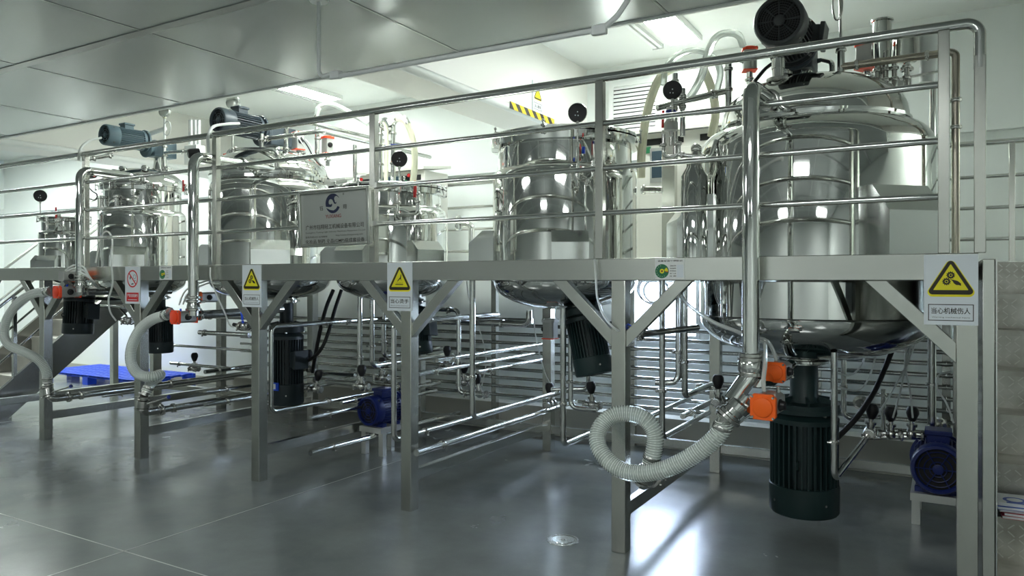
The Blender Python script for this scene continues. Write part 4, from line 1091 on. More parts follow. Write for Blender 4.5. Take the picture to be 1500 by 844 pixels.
for px, py, y, lab in ((1262, 590, 1.9, 'steel valve end on the back pipes right of the big hanging motor'), (1375, 622, 1.9, 'steel flange on the pipe above the right blue pump')):
    c = P(px, py, y); b = B(); b.lathe(c, (-.2, -1, 0), [(-.05, .03), (0, .03), (0, .055), (.02, .055), (.025, .03), (.05, .03), (.05, 0)], 20); solo(b, 'pipe_flange', lab, 'flange', castst, 'flanges on the back pipes')
# ================================================================== signs
def face_m(x, y, z): return axes((x, y, z), (1, 0, 0), (0, 0, 1), (0, -1, 0))
def tri(h, r, cx=0, cy=0, n=6):
    """rounded equilateral-like triangle outline, half width h*.6"""
    pts = [V(cx-h*.585, cy-h*.5, 0), V(cx+h*.585, cy-h*.5, 0), V(cx, cy+h*.5, 0)]
    out = []
    for i in range(3):
        a, b, c = pts[i-1], pts[i], pts[(i+1) % 3]
        out += fillet([a.lerp(b, .5), b, b.lerp(c, .5)], r, n)[1:-1] if r > 0 else [b]
    return out
def flat(M, pts, z, th=.0004):
    b = B(M); b.prism([(p[0], p[1], z) for p in pts], (0, 0, th)); return b
def disc(M, x, y, r, z, th=.0004, n=28, r2=0):
    b = B(M)
    if r2: b.lathe((x, y, z), (0, 0, 1), [(0, r2), (0, r), (th, r), (th, r2)], n)
    else: b.lathe((x, y, z), (0, 0, 1), [(0, 0), (0, r), (th, r), (th, 0)], n)
    return b
def frame_lines(M, x0, x1, y0, y1, w, z):
    b = B(M)
    b.box(x0, x1, y0, y0+w, z, z+.0004); b.box(x0, x1, y1-w, y1, z, z+.0004); b.box(x0, x0+w, y0+w, y1-w, z, z+.0004); b.box(x1-w, x1, y0+w, y1-w, z, z+.0004)
    return b
def gear(M, x, y, r, z, n=12):
    pts = []
    for i in range(n*4):
        a = 2*PI*i/(n*4); rr_ = r if (i % 4) < 2 else r*.78
        pts.append((x+rr_*math.cos(a), y+rr_*math.sin(a)))
    return flat(M, pts, z)
def warning_sign(label, x, zc, pict, text, sub, w=.222, h=.335):
    y = -.004
    M = face_m(x, y, zc)
    t = thing('warning_sign', label, 'sign', (x, y, zc-h/2), 'warning signs on the platform beam')
    p = B(M); p.box(-w/2, w/2, -h/2, h/2, -.003, 0); pl = p.obj('panel', signw, t, bevel=.001)
    H = .172; cy = .065
    flat(M, tri(H*1.12, .022, 0, cy-.002), .0003).obj('yellow_rim', yellow, pl)
    flat(M, tri(H*1.02, .016, 0, cy), .0008).obj('black_triangle', ink, pl)
    flat(M, tri(H*.72, .002, 0, cy-.0045), .0013).obj('yellow_triangle', yellow, pl)
    zz = .0018
    if pict == 'gear':
        gear(M, .0, cy+.004, .0185, zz).obj('pictogram', ink, pl); gear(M, -.017, cy-.026, .0185, zz).obj('pictogram', ink, pl)
        disc(M, 0, cy+.004, .0075, zz+.0005, r2=.005).obj('gear_hub', yellow, pl); disc(M, -.017, cy-.026, .0075, zz+.0005, r2=.005).obj('gear_hub', yellow, pl)
        flat(M, [(-.002, cy-.015), (.012, cy-.018), (.028, cy-.023), (.042, cy-.035), (.042, cy-.047), (.036, cy-.043), (.022, cy-.042), (.013, cy-.034), (.008, cy-.024)], zz).obj('hand_shape', ink, pl)
    elif pict == 'fan':
        for cx, c2, rr_ in ((0, .006, .019), (-.018, -.024, .018)):
            q = B(M); q.v = []; b = disc(M, 0, 0, rr_, zz); 
            disc(M, cx, cy+c2, rr_, zz).obj('pictogram', ink, pl); disc(M, cx, cy+c2, rr_*.42, zz+.0005, r2=rr_*.3).obj('gear_hub', yellow, pl)
        flat(M, [(-.001, cy-.013), (.012, cy-.018), (.03, cy-.028), (.036, cy-.048), (.018, cy-.042), (.006, cy-.028)], zz).obj('hand_shape', ink, pl)
    else:
        flat(M, [(.010, cy+.022), (.016, cy+.020), (.014, cy-.006), (.016, cy-.024), (.010, cy-.013), (.004, cy-.012), (-.010, cy-.022), (-.016, cy-.030), (-.018, cy-.022), (-.008, cy-.012), (.004, cy-.001), (.008, cy+.010)], zz).obj('pictogram', ink, pl)
        b = B(M); b.box(-.036, .032, cy-.052, cy-.046, zz, zz+.0004); b.obj('hot_plate', ink, pl)
        for sx in (-.025, -.015, -.003, .008, .022):
            b = B(M); b.tube([(sx, cy-.044, zz), (sx+.003, cy-.040, zz), (sx, cy-.037, zz), (sx+.003, cy-.033, zz)], .0007, 5); b.obj('heat_wave', ink, pl)
    frame_lines(M, -w*.42, w*.42, -h*.44, -h*.205, .0035, .0004).obj('text_frame', ink, pl)
    text_mesh('lettering', text, .030, M @ Matrix.Translation((0, -h*.298, 0)), ink, pl, .0006, w*.72, bold=.012)
    text_mesh('small_lettering', sub, .0075, M @ Matrix.Translation((0, -h*.393, 0)), ink, pl, .0006, w*.70)
    return t
warning_sign('white warning sign with black gears in a yellow triangle, right beam end', .018, 1.556, 'gear', '当心机械伤人', 'Warning mechanical injury')
warning_sign('white warning sign with a hand over a hot plate in a yellow triangle', -3.289, 1.556, 'hot', '当心烫手', 'Beware of high temperature')
warning_sign('small gear sign: white warning plate with yellow triangle on the third post', -4.785, 1.556, 'gear', '当心机械伤人', 'Warning mechanical injury')
# red prohibition sign
x, zc, w, h = -6.345, 1.558, .222, .335
M = face_m(x, -.004, zc)
t = thing('prohibition_sign', 'white sign with a red barred circle and red text block', 'sign', (x, -.004, zc-h/2))
pl = B(M).box(-w/2, w/2, -h/2, h/2, -.003, 0).obj('panel', signw, t, bevel=.001)
disc(M, 0, .058, .079, .0004, r2=.067, n=40).obj('red_circle', signred, pl)
dd = .07*math.sqrt(.5)
b = B(M); b.bar((-dd, .058+dd, .0012), (dd, .058-dd, .0012), .012, .0006, (0, 0, 1)); b.obj('red_bar', signred, pl)
disc(M, .03, .075, .02, .0004, r2=.017).obj('pictogram', ink, pl)
flat(M, [(-.04, .07), (-.03, .085), (-.024, .07), (-.03, .05), (-.04, .055)], .0004).obj('pictogram', ink, pl)
flat(M, [(-.02, .012), (.01, .018), (.02, .01), (-.015, .004)], .0004).obj('pictogram', ink, pl)
flat(M, [(.02, .04), (.05, .044), (.05, .04), (.02, .036)], .0004).obj('pictogram', ink, pl)
b = B(M); b.box(-w*.4, w*.4, -h*.44, -h*.2, .0003, .0007); b.obj('red_block', signred, pl)
text_mesh('lettering', '严禁违规操作', .030, M @ Matrix.Translation((0, -h*.28, 0)), signw, pl, .001, w*.70, bold=.012)
b = B(M); b.box(-w*.3, w*.3, -h*.40, -h*.385, .0008, .0011); b.obj('text_line', signw, pl)

# status tags with a green dial on the beam
def status_tag(label, x, zc):
    w, h = .172, .118; M = face_m(x, -.003, zc)
    t = thing('status_tag', label, 'sign', (x, -.003, zc-h/2), 'status tags with a green dial')
    pl = B(M).box(-w/2, w/2, -h/2, h/2, -.003, 0).obj('panel', white, t, bevel=.001)
    text_mesh('heading', '设备状态管理标识', .010, M @ Matrix.Translation((.003, h*.39, 0)), ink, pl, .0004, w*.84, bold=.02)
    D = disc(M, -.044, -.012, .040, .0004, n=36).obj('green_dial', green, pl)
    disc(M, -.044, -.012, .013, .001, r2=.006).obj('dial_hub', yellow, pl); disc(M, -.044, -.012, .005, .001).obj('hub_dot', logo_r, pl)
    flat(M, [(-.030, -.004), (-.018, .008), (-.010, -.002), (-.008, -.015), (-.026, -.012)], .001).obj('pointer_window', yellow, pl)
    flat(M, [(-.024, -.0125), (-.008, -.0145), (-.009, -.018), (-.024, -.016)], .0015).obj('red_mark', signred, pl)
    for i in range(9):
        a = math.radians(105+i*24); disc(M, -.044+.031*math.cos(a), -.012+.031*math.sin(a), .0018, .001, n=8).obj('dial_mark', white, pl)
    for i, s in enumerate(('设备名称', '设备编号', '使用状态', '责任人员', '日 期')):
        text_mesh('row_lettering', s, .0075, M @ Matrix.Translation((.020, .018-i*.0145, 0)), ink, pl, .0004, .036, bold=.015)
    b = B(M); b.box(.042, .080, -.048, .024, .0003, .0006); b.obj('blank_field', signw, pl)
    return t
a = P(981, 395, 0); status_tag('green-dialled status tag on the beam left of the thick upright pipe', a.x, 1.665)
a = P(243, 400, 0); status_tag('status tag with a green dial on the beam right of the red prohibition sign', a.x, 1.665)

# company board hung on the railing
xa, xb, zl, zr = -4.225, -3.525, 1.85, 2.262
xm = (xa+xb)/2; zc = 2.06; w = .70; h = .42
Mb = axes((xm, -.035, zc), V(1, 0, .012), V(0, -.04, 1).normalized(), V(0, -1, -.04).normalized())
t = thing('company_board', 'silver framed company board with a blue wave logo hung on the railing', 'sign', (xm, -.035, zc-h/2))
b = B(Mb); b.box(-w/2+.02, w/2-.02, -h/2+.02, h/2-.02, -.012, 0); pl = b.obj('board', boardm, t)
for nm, a_, c_ in (('l', (-w/2+.013, -h/2), (-w/2+.013, h/2)), ('r', (w/2-.013, -h/2), (w/2-.013, h/2)), ('b', (-w/2+.026, -h/2+.013), (w/2-.026, -h/2+.013)), ('t', (-w/2+.026, h/2-.013), (w/2-.026, h/2-.013))):
    b = B(Mb); b.bar((a_[0], a_[1], .002), (c_[0], c_[1], .002), .026, .036, (0, 0, 1)); b.obj('frame_bar', brushed, t, bevel=.006)
for zz in (2.275, 2.005):
    b = B(); b.box(xb+.0, xb+.05, -.03, .03, zz-.018, zz+.018); b.obj('hook', brushed, t)
lx, ly, LR = -.005, .105, .072
lg = B(Mb)
def arc_pts(cx, cy, r, a0, a1, n=20): return [(cx+r*math.cos(math.radians(a0+(a1-a0)*i/n)), cy+r*math.sin(math.radians(a0+(a1-a0)*i/n))) for i in range(n+1)]
body = arc_pts(lx, ly, LR, 30, 197, 30)+[(lx-.030, ly-.026), (lx-.015, ly-.024), (lx-.006, ly-.012), (lx-.010, ly-.0), (lx-.02, ly-.008)]+arc_pts(lx-.020, ly+.010, .022, 250, 20, 16)[2:]+[(lx+.012, ly-.002), (lx+.03, ly-.006), (lx+.038, ly+.010), (lx+.028, ly+.004), (lx+.018, ly+.010)]+arc_pts(lx+.034, ly+.032, .020, 225, 40, 14)
flat(Mb, body, .0006).obj('logo_wave', logo_b, pl)
flat(Mb, arc_pts(lx, ly, LR, 205, 335, 26)+[(lx+.045, ly-.022), (lx+.03, ly-.04), (lx+.005, ly-.052), (lx-.03, ly-.046)], .0006).obj('logo_wave', logo_b, pl)
T = lambda s, x_, y_, hh, ww, m_=ink, bo=.008, al='CENTER': text_mesh('lettering', s, hh, Mb @ Matrix.Translation((x_, y_, 0)), m_, pl, .0008, ww, al, bo)
T('YUXIANG', lx, .012, .026, .155, logo_r, .012)
T('钰', lx-.115, ly-.03, .034, .034); T('翔', lx+.115, ly-.03, .034, .034); T('®', lx+.105, ly+.062, .016, .016)
T('广州市钰翔轻工机械设备有限公司', 0, -.062, .036, .57)
T('Guangzhou Yuxiang Light Industry Machinery Equipment Co.,Ltd', .005, -.102, .014, .585, ink, 0)
T('服务热线:020-36788808', -.18, -.134, .015, .22, ink, .004); T('http://www.chinayuxiang.com', .145, -.131, .016, .26, ink, 0)
T('化妆品 制药 食品(GMP)级成套设备', .0, -.170, .034, .58)

# electric shock sign and striped tape on the ceiling beam
bx = -3.5
M = axes((bx+.012, 2.40, 3.41), (0, 1, 0), (0, 0, 1), (1, 0, 0))
t = thing('electric_sign', 'small white electric shock sign on the side of the ceiling beam', 'sign', (bx+.012, 2.40, 3.28))
pl = B(M).box(-.1, .1, -.15, .15, -.012, 0).obj('panel', signw, t)
flat(M, tri(.15, .016, 0, .045), .0005).obj('yellow_rim', yellow, pl); flat(M, tri(.14, .01, 0, .046), .001).obj('black_triangle', ink, pl); flat(M, tri(.105, .002, 0, .043), .0015).obj('yellow_triangle', yellow, pl)
flat(M, [(.006, .08), (-.010, .042), (.0, .044), (-.006, .012), (.012, .05), (.002, .048)], .002).obj('lightning_bolt', ink, pl)
frame_lines(M, -.085, .085, -.125, -.06, .004, .0005).obj('text_frame', ink, pl)
text_mesh('lettering', '当心触电', .036, M @ Matrix.Translation((0, -.092, 0)), ink, pl, .0006, .13, bold=.015)
b = B(); b.box(bx+.03, bx+.034, 1.82, 2.72, 3.185, 3.25)
solo(b, 'hazard_tape', 'yellow and black striped tape along the lower edge of the ceiling beam', 'tape', hazm, None, (bx, 1.82, 3.185))

# ================================================================== gauges
def gauge(label, c, r, zbase, trap=True):
    c = Vector(c); f = CAM-c; f.z *= .3; f.normalize()
    t = thing('pressure_gauge', label, 'gauge', (c.x, c.y, zbase), 'round black gauges on stems')
    B().lathe(c, f, [(-.03, 0), (-.03, r*.8), (-.012, r), (.008, r), (.012, r*.93), (.012, 0)], 32).obj('case', black, t)
    B().lathe(c, f, [(-.03, r*.9), (-.028, r*1.02), (.004, r*1.04), (.008, r*1.0)], 32).obj('bezel', pipe_m, t)
    d, u, w = frame(f); up = V(0, 0, 1)-f*f.z; up.normalize(); sx = up.cross(f)
    for a, b_ in ((0, .06), (-.24, -.3), (.06, -.33)): B().lathe(c+sx*r*a+up*r*b_, f, [(.012, 0), (.012, r*.07), (.016, r*.06), (.016, 0)], 10).obj('screw', signw, t)
    s = B(); s.cyl(c-V(0, 0, r*1.02), (c.x, c.y, zbase+.02), .006, 10); s.nut(c-V(0, 0, r*1.25), (0, 0, 1), .012, .02); s.nut((c.x, c.y, zbase), (0, 0, 1), .014, .03)
    s.obj('stem', castst, t)
    return t
def trap(label, c, w=.13, hh=.09, r=.011):
    """U-shaped sight pipe with flanges"""
    c = Vector(c); t = thing('u_pipe', label, 'pipe', c-V(0, 0, hh), 'small U-shaped pipes on the tanks')
    B().tube(fillet([c+V(-w/2, 0, .09), c+V(-w/2, 0, -hh), c+V(w/2, 0, -hh), c+V(w/2, 0, .02)], .035), r, 12).obj('bent_pipe', pipe_m, t)
    for q in (V(-w/2, 0, .02), V(w/2, 0, .02)): B().clamp(c+q, (0, 0, 1), r*1.1).obj('clamp', castst, t)
def red_valve(label, p, s=1.):
    p = Vector(p); t = thing('ball_valve', label, 'valve', p-V(0, 0, .05), 'red levered ball valves on the tanks')
    b = B(); b.ball(p, .028*s, 14); b.cyl(p-V(0, 0, .07*s), p+V(0, 0, .06*s), .014*s, 12); b.nut(p+V(0, 0, .03), (0, 0, 1), .022*s, .02); b.obj('valve_body', castst, t)
    b = B(); b.bar(p+V(.0, -.03, -.03), p+V(.006, -.034, .10*s), .022*s, .008, (0, 1, 0)); b.obj('lever', redp, t)
g = P(985, 132, .55); gauge('black round gauge left of the largest tank', g, .060, P(985, 178, .55).z)
g = P(846, 165, .42); gauge('black round gauge above the open-rimmed tank', g, .062, P(846, 215, .42).z)
g = P(585, 233, .5); gauge('black round gauge above the tank behind the company board', g, .062, P(585, 282, .5).z)
g = P(59, 287, .5); gauge('black round gauge above the smallest tank at the far left', g, .066, P(61, 315, .5).z)
trap('U-shaped pipe on the front of the tank behind the company board', P(597, 300, .58), .20, .08, .015)
red_valve('red levered valve on the tank behind the company board', P(611, 284, .6), 1.0)
red_valve('red levered valve at the rim of the open-rimmed tank behind a railing post', P(882, 210, .55), .95)
red_valve('red levered valve on the smallest tank at the far left', P(86, 316, .5), .9)
red_valve('red levered valve behind the bent pipe left of the small gear sign', P(272, 277, .9), .9)
trap('U-shaped pipe on the front of the smallest tank', P(76, 328, .49), .20, .07, .014)
t = thing('rim_fittings', 'small pipe cluster with a blue tap on the front of the open-rimmed tank', 'fittings', P(855, 268, .5))
b = B(); a = P(846, 215, .42); b.cyl(a, P(848, 262, .46), .009, 10); b.obj('stem', castst, t)
B().tube(fillet([P(846, 240, .5), P(846, 264, .5), P(868, 262, .5), P(868, 236, .5)], .03), .011, 10).obj('bent_pipe', pipe_m, t)
b = B(); b.ball(P(855, 262, .49), .022, 12); b.clamp(P(850, 255, .49), (0, 0, 1), .014); b.clamp(P(862, 266, .49), (1, 0, 0), .014); b.obj('valve_body', castst, t)
b = B(); b.bar(P(855, 225, .5), P(855, 215, .5), .016, .016); b.obj('tap', blue, t)

# ================================================================== piping and instruments on the lids
# largest tank
zT = P(1232, 98, 1.0).z; xT = P(1232, 98, 1.0).x
pipe('tee pipe standing on the right of the largest lid', [(xT, 1.0, 2.72), (xT, 1.0, 3.07)], .022, clamps=[(V(xT, 1, 2.80), (0, 0, 1)), (V(xT, 1, 3.05), (0, 0, 1))], group='tee pipes on the lids', name='tee_pipe')
xe = P(1400, 76, 1.0).x
pipe('brownish pipe from the largest lid right and down to the deck', [(xT, 1.0, zT), (xe, 1.0, zT), (xe, 1.0, DZ)], .0225, .03, [(V(xT+.09, 1, zT), (1, 0, 0)), (V(-.10, 1, zT), (1, 0, 0)), (V(xe, 1, 2.66), (0, 0, 1)), (V(xe, 1, 2.50), (0, 0, 1))], wornst, 'pipe', None, 'return_pipe')
t = thing('hanging_rod', 'thin rod with a long ring rising from the tee pipe on the largest lid', 'rod', (xT, 1.0, 3.07))
B().cyl((xT, 1, 3.07), (xT-.01, 1, 3.50), .008, 10).obj('rod', castst, t)
b = B(); d = V(0, 0, 1); c = V(xT-.02, .99, 3.34); b.tube([c+V(.028*math.cos(a*PI/12), 0, .10*math.sin(a*PI/12)) for a in range(24)], .006, 8, closed=True); b.obj('ring', castst, t)
B().lathe((xT-.01, 1, 3.50), (0, 0, 1), [(0, 0), (0, .02), (.05, .022), (.055, .06), (.075, .06), (.08, 0)], 20).obj('brass_head', cabw, t)
def lid_actuator(label, px, py, y, s, tall, mk=(1, 0, 0)):
    c = P(px, py, y)+V(0, 0, s*tall*.55)
    t, M, L = actuator(label, c, (0, 0, 1), mk, s, redor, tall, True)
    b = B(); q = c-V(0, 0, L+s*.27); b.cyl(q, q-V(0, 0, .12), .022, 14); b.clamp(q-V(0, 0, .06), (0, 0, 1), .024); b.obj('valve_stem', pipe_m, t)
    return t
lid_actuator('grey actuator with red ends on the right of the largest lid', 1270, 80, 1.45, .13, 1.15, (1, -.5, 0))
lid_actuator('grey actuator with red ends left of the big grey motor', 1098, 86, 1.35, .105, 1.3, (-1, -.4, 0))
c = P(1292, 60, 1.35); t = thing('sight_lamp', 'upright polished cylinder lamp on the right of the largest lid', 'lamp', c-V(0, 0, .3))
B().lathe(c, (0, 0, 1), [(-.13, 0), (-.13, .055), (.12, .058), (.125, .07), (.135, .07), (.14, 0)], 28).obj('lamp_case', mirror, t)
B().cyl(c-V(0, 0, .30), c-V(0, 0, .13), .02, 14).obj('stem', pipe_m, t); B().clamp(c-V(0, 0, .2), (0, 0, 1), .022).obj('clamp', castst, t); B().lathe(c+V(0, 0, .14), (0, 0, 1), [(0, .02), (.012, .018), (.012, 0)], 14).obj('cable_gland', black, t)
c = P(1328, 66, 1.45); t = thing('filter_housing', 'rounded polished filter housing at the right of the largest lid', 'filter', c-V(0, 0, .25))
b = B(); b.lathe(c, (0, 0, 1), [(-.12, 0), (-.12, .05), (-.09, .09), (.06, .085), (.10, .05), (.115, 0)], 28); b.obj('dome', mirror, t)
b = B(); b.cyl(c-V(0, 0, .25), c-V(0, 0, .11), .02, 14); b.clamp(c-V(0, 0, .16), (0, 0, 1), .03); b.obj('stem', pipe_m, t)
b = B(); b.box(c.x-.05, c.x+.03, c.y-.05, c.y, c.z-.30, c.z-.22); b.obj('junction_box', alu, t)
c = P(1360, 85, 1.5); b = B(); b.lathe(c, (.05, 0, 1), [(-.16, 0), (-.16, .045), (.16, .06), (.165, .0)], 24); solo(b, 'plastic_sleeve', 'white plastic sleeve tapering down behind the right railing post', 'sleeve', white)
pipe('upright pipe just left of the right railing post', [P(1366, 128, 1.9), V(P(1366, 128, 1.9).x, 1.9, DZ)], .022, group='upright pipes behind the tanks', name='upright_pipe')
c = P(1305, 105, 1.3); t = thing('valve_cluster', 'cluster of small stems and valves on the right of the largest lid', 'valve', c-V(0, 0, .12))
for dx, hh in ((-.08, .22), (-.03, .26), (.02, .2), (.09, .14)):
    b = B(); b.cyl(c+V(dx, 0, -.12), c+V(dx, 0, -.12+hh), .016, 12); b.clamp(c+V(dx, 0, -.05), (0, 0, 1), .019); b.clamp(c+V(dx, 0, .02), (0, 0, 1), .019); b.obj('stem', castst, t)
b = B(); b.bar(c+V(.1, 0, -.05), c+V(.28, -.02, -.04), .02, .012); b.obj('lever', castst, t)
pipe('bent pipe passing behind the base of the big grey motor', [P(1165, 95, 1.5), P(1205, 88, 1.3), P(1219, 92, 1.1), V(P(1219, 92, 1.1).x, 1.1, 2.80)], .017, .05, name='bent_pipe', group='bent pipes on the lids')
c = P(1140, 108, .75); t = thing('sight_glass', 'short clamped sight glass on the front of the largest lid', 'sight glass', c-V(0, 0, .1))
b = B(); b.cyl(c-V(0, 0, .12), c+V(0, 0, .03), .035, 20); b.lathe(c+V(0, 0, .03), (0, 0, 1), [(0, 0), (0, .04), (.06, .04), (.06, .0)], 20); b.obj('tube', pipe_m, t); B().clamp(c-V(0, 0, .04), (0, 0, 1), .05).obj('clamp', castst, t)
cable('dark cable bundle over the left of the largest lid', [P(1085, 145, .8), P(1105, 120, .8), P(1122, 100, .9), P(1140, 88, .95)], .012, black)
# left of the largest tank
a = P(1067, 84, 1.0); 
pipe('tee pipe standing on the left of the largest lid', [a, V(a.x, a.y, 2.66)], .022, clamps=[(a-V(0, 0, .08), (0, 0, 1)), (a-V(0, 0, .22), (0, 0, 1))], group='tee pipes on the lids', name='tee_pipe')
pipe('inclined pipe from the left tee pipe out to the black gauge', [P(1065, 133, 1.0), P(963, 158, .62)], .022, clamps=[(P(1045, 138, .92), P(1065, 133, 1.0)-P(963, 158, .62))], name='inclined_pipe')
for px, y0, y1, lab in ((989, 108, 235, 'left'), (1000, 130, 200, 'right')):
    a = P(px, y0, .75); pipe('%s of two upright pipes behind the black gauge by the largest tank' % lab, [a, V(a.x, a.y, P(px, y1, .75).z)], .018, clamps=[(a-V(0, 0, .05), (0, 0, 1)), (a-V(0, 0, .12), (0, 0, 1))], group='upright pipes beside the largest tank', name='upright_pipe')
airtube('clear bent hose arching down left of the largest tank', [P(1088, 66, 1.2), P(1082, 52, 1.1), P(1068, 48, 1.05), P(1050, 54, 1.0), P(1038, 75, .95), P(1028, 110, .9), P(1012, 140, .85), P(995, 150, .8)], .026, clear, 'clear hoses left of the largest tank', 'clear_loop', 'hose')
airtube('clear hose ring between the black gauge and the left red-ended actuator', [P(972, 125, 1.2), P(976, 98, 1.2), P(995, 80, 1.2), P(1022, 74, 1.25), P(1045, 84, 1.25), P(1055, 105, 1.2), P(1050, 135, 1.15)], .024, clear, 'clear hoses left of the largest tank', 'clear_loop', 'hose')
airtube('cream hose bowing down past the air grille', [P(985, 100, 1.3), P(968, 112, 1.3), P(955, 140, 1.35), P(945, 180, 1.4), P(940, 225, 1.45), P(939, 260, 1.5)], .034, cream, 'cream hoses', 'cream_hose', 'hose')
airtube('short cream hose left of the largest lid', [P(1030, 100, 1.4), P(1042, 130, 1.4), P(1048, 165, 1.4), P(1042, 200, 1.45)], .032, cream, 'cream hoses', 'cream_hose', 'hose')
c = P(983, 180, .6); t = thing('safety_valve', 'grey safety valve with a red lever under the gauge by the largest tank', 'valve', c-V(0, 0, .15))
B().lathe(c, (0, 0, 1), [(-.09, .012), (-.06, .014), (-.05, .045), (.0, .045), (.02, .032), (.10, .030), (.11, 0)], 24).obj('valve_body', alu, t)
b = B(); b.bar(c+V(-.045, -.02, .08), c+V(-.05, -.02, -.03), .014, .012, (0, 1, 0)); b.obj('lever', redp, t)
B().cyl(c-V(0, 0, .15), c-V(0, 0, .05), .012, 12).obj('stem', castst, t); B().lathe(c+V(0, 0, .06), (0, 0, 1), [(0, .034), (.02, .034), (.02, 0)], 20).obj('blue_band', mat_navy, t)
trap('U-shaped pipe hanging left of the largest tank', P(983, 216, .55), .10, .06, .013)
pipe('short pipe joining the U-shaped pipe to the largest tank', [P(990, 226, .55), P(1040, 232, .6), P(1049, 205, .62)], .014, .04, [(P(1000, 227, .56), (1, 0, 0)), (P(1030, 230, .58), (1, 0, 0))], group='short pipes beside the largest tank', name='short_pipe')
c = P(1020, 218, .62); b = B(); b.ball(c, .035, 18); b.lathe(c, (0, 0, -1), [(.02, .03), (.06, .045), (.09, .03), (.09, 0)], 20); solo(b, 'steam_trap', 'rounded steam trap left of the largest tank', 'trap', mirror)
a = P(1017, 245, .62); t = solo(B().lathe(V(a.x, a.y, DZ), (0, 0, 1), [(0, 0), (0, .085), (a.z-DZ-.06, .085), (a.z-DZ, .05), (a.z-DZ+.04, .05), (a.z-DZ+.04, 0)], 32), 'vertical_filter', 'slim upright polished cylinder between the left cover and the largest tank', 'filter', mirror)

# domed tank beside the board
a = P(383, 196, .85); pipe('tee pipe on the domed tank beside the company board', [a, V(a.x, a.y, 2.76)], .022, clamps=[(a-V(0, 0, .06), (0, 0, 1)), (a-V(0, 0, .2), (0, 0, 1))], group='tee pipes on the lids', name='tee_pipe')
b_ = P(388, 204, .85); e = P(470, 192, .85)
pipe('pipe from the tee right and then back past the company board', [b_, e, Y(e, 2.5)], .021, .06, [(P(392, 203, .85), (1, 0, 0)), (P(434, 197, .85), (1, 0, 0))], group='bent pipes on the lids', name='bent_pipe')
a = P(419, 226, .95); c = V(a.x, a.y, P(419, 184, .95).z); e = P(452, 181, .95)
pipe('arched pipe rising from the domed lid beside the company board', [a, c, V(e.x, e.y, c.z), Y(V(e.x, e.y, c.z), 2.5)], .021, .05, [(a+V(0, 0, .05), (0, 0, 1)), (a+V(0, 0, .17), (0, 0, 1))], group='bent pipes on the lids', name='bent_pipe')
a = P(465, 196, 1.3); pipe('upright stub between the two grey actuators by the company board', [a, V(a.x, a.y, P(465, 240, 1.3).z)], .02, clamps=[(a-V(0, 0, .05), (0, 0, 1))], group='tee pipes on the lids', name='tee_pipe')
lid_actuator('left grey actuator with red ends on the domed tank beside the company board', 437, 206, 1.25, .115, 1.25, (1, -.3, 0))
lid_actuator('right grey actuator with red ends above the company board', 480, 212, 1.45, .11, 1.3, (1, -.3, 0))
lid_actuator('red-ended actuator behind the bent pipe left of the small gear sign', 334, 232, 1.25, .08, 1.0, (-1, -.3, 0))
airtube('clear hose arching over the railing right of the slate motor', [P(464, 168, 1.5), P(467, 157, 1.5), P(478, 152, 1.5), P(495, 156, 1.5), P(515, 167, 1.5), P(540, 182, 1.5)], .028, clear, 'clear hoses left of the largest tank', 'clear_loop', 'hose')
a = P(464, 166, 1.5); pipe('stub under the clear hose arch', [a, V(a.x, a.y, a.z-.52)], .02, clamps=[(a-V(0, 0, .03), (0, 0, 1))], group='tee pipes on the lids', name='tee_pipe')
for i in range(3): airtube('%s of the air tubes trailing from the grey actuators to the lid' % ('upper', 'middle', 'lower')[i], [P(435+i*6, 198+i*3, 1.1), P(446+i*5, 215, 1.0), P(455+i*4, 230, 1.0), P(470, 246-i*3, 1.1)], .006, (tubew, black, tubew)[i])
pipe('pipe across the front of the slate motor base', [P(334, 219, .75)-V(0, 0, .25), P(334, 219, .75), P(406, 219, .75), P(406, 219, .75)-V(0, 0, .16)], .02, clamps=[(P(345, 219, .75), (1, 0, 0))], group='bent pipes on the lids', name='bent_pipe')
t = airtube('white cable looping over the top rail from the slate motor', [P(306, 225, -.0), P(305, 200, .0), P(312, 186, .1), P(330, 182, .25), P(350, 181, .5)], .013, tubew, None, 'cable', 'cable')
t = airtube('white cable looping over the top rail from the blue-grey motor', [P(115, 235, .0), P(118, 218, .05), P(130, 207, .2), P(148, 202, .6)], .012, tubew, None, 'cable', 'cable')
# second tank
pipe('short tee pipe on the second tank from the left', [P(241, 209, 1.3), V(P(241, 209, 1.3).x, 1.3, 2.78)], .02, clamps=[(P(241, 215, 1.3), (0, 0, 1)), (P(241, 228, 1.3), (0, 0, 1))], group='tee pipes on the lids', name='tee_pipe')
pipe('pipe running right from the second tank lid', [P(242, 224, 1.3), P(277, 221, 1.3)], .02, clamps=[(P(270, 222, 1.3), (1, 0, 0))], group='bent pipes on the lids', name='bent_pipe')
pipe('inclined pipe left of the second tank lid', [P(126, 234, .5), P(165, 227, .75)], .02, clamps=[(P(137, 232, .57), P(165, 227, .75)-P(126, 234, .5)), (P(160, 228, .72), P(165, 227, .75)-P(126, 234, .5))], group='bent pipes on the lids', name='bent_pipe')
pipe('long arm raised behind the blue-grey motor', [P(214, 198, 1.3), P(243, 188, 1.4)], .026, name='arm', m=white)
t = thing('hanging_rod', 'white rod with a ring and small dial above the second tank', 'rod', P(240, 200, 1.3))
a = P(241, 174, 1.3); B().cyl(P(241, 205, 1.3), a, .012, 10).obj('rod', white, t)
c = P(245, 188, 1.3); B().tube([c+V(.06*math.cos(k*PI/12), 0, .08*math.sin(k*PI/12)) for k in range(24)], .008, 8, closed=True).obj('ring', white, t)
B().lathe(P(241, 163, 1.3), (.3, -1, 0), [(-.02, 0), (-.02, .07), (.015, .07), (.02, .06), (.02, 0)], 24).obj('dial', pipe_m, t); B().ball(P(241, 172, 1.3), .02, 10).obj('yellow_bulb', cream, t)
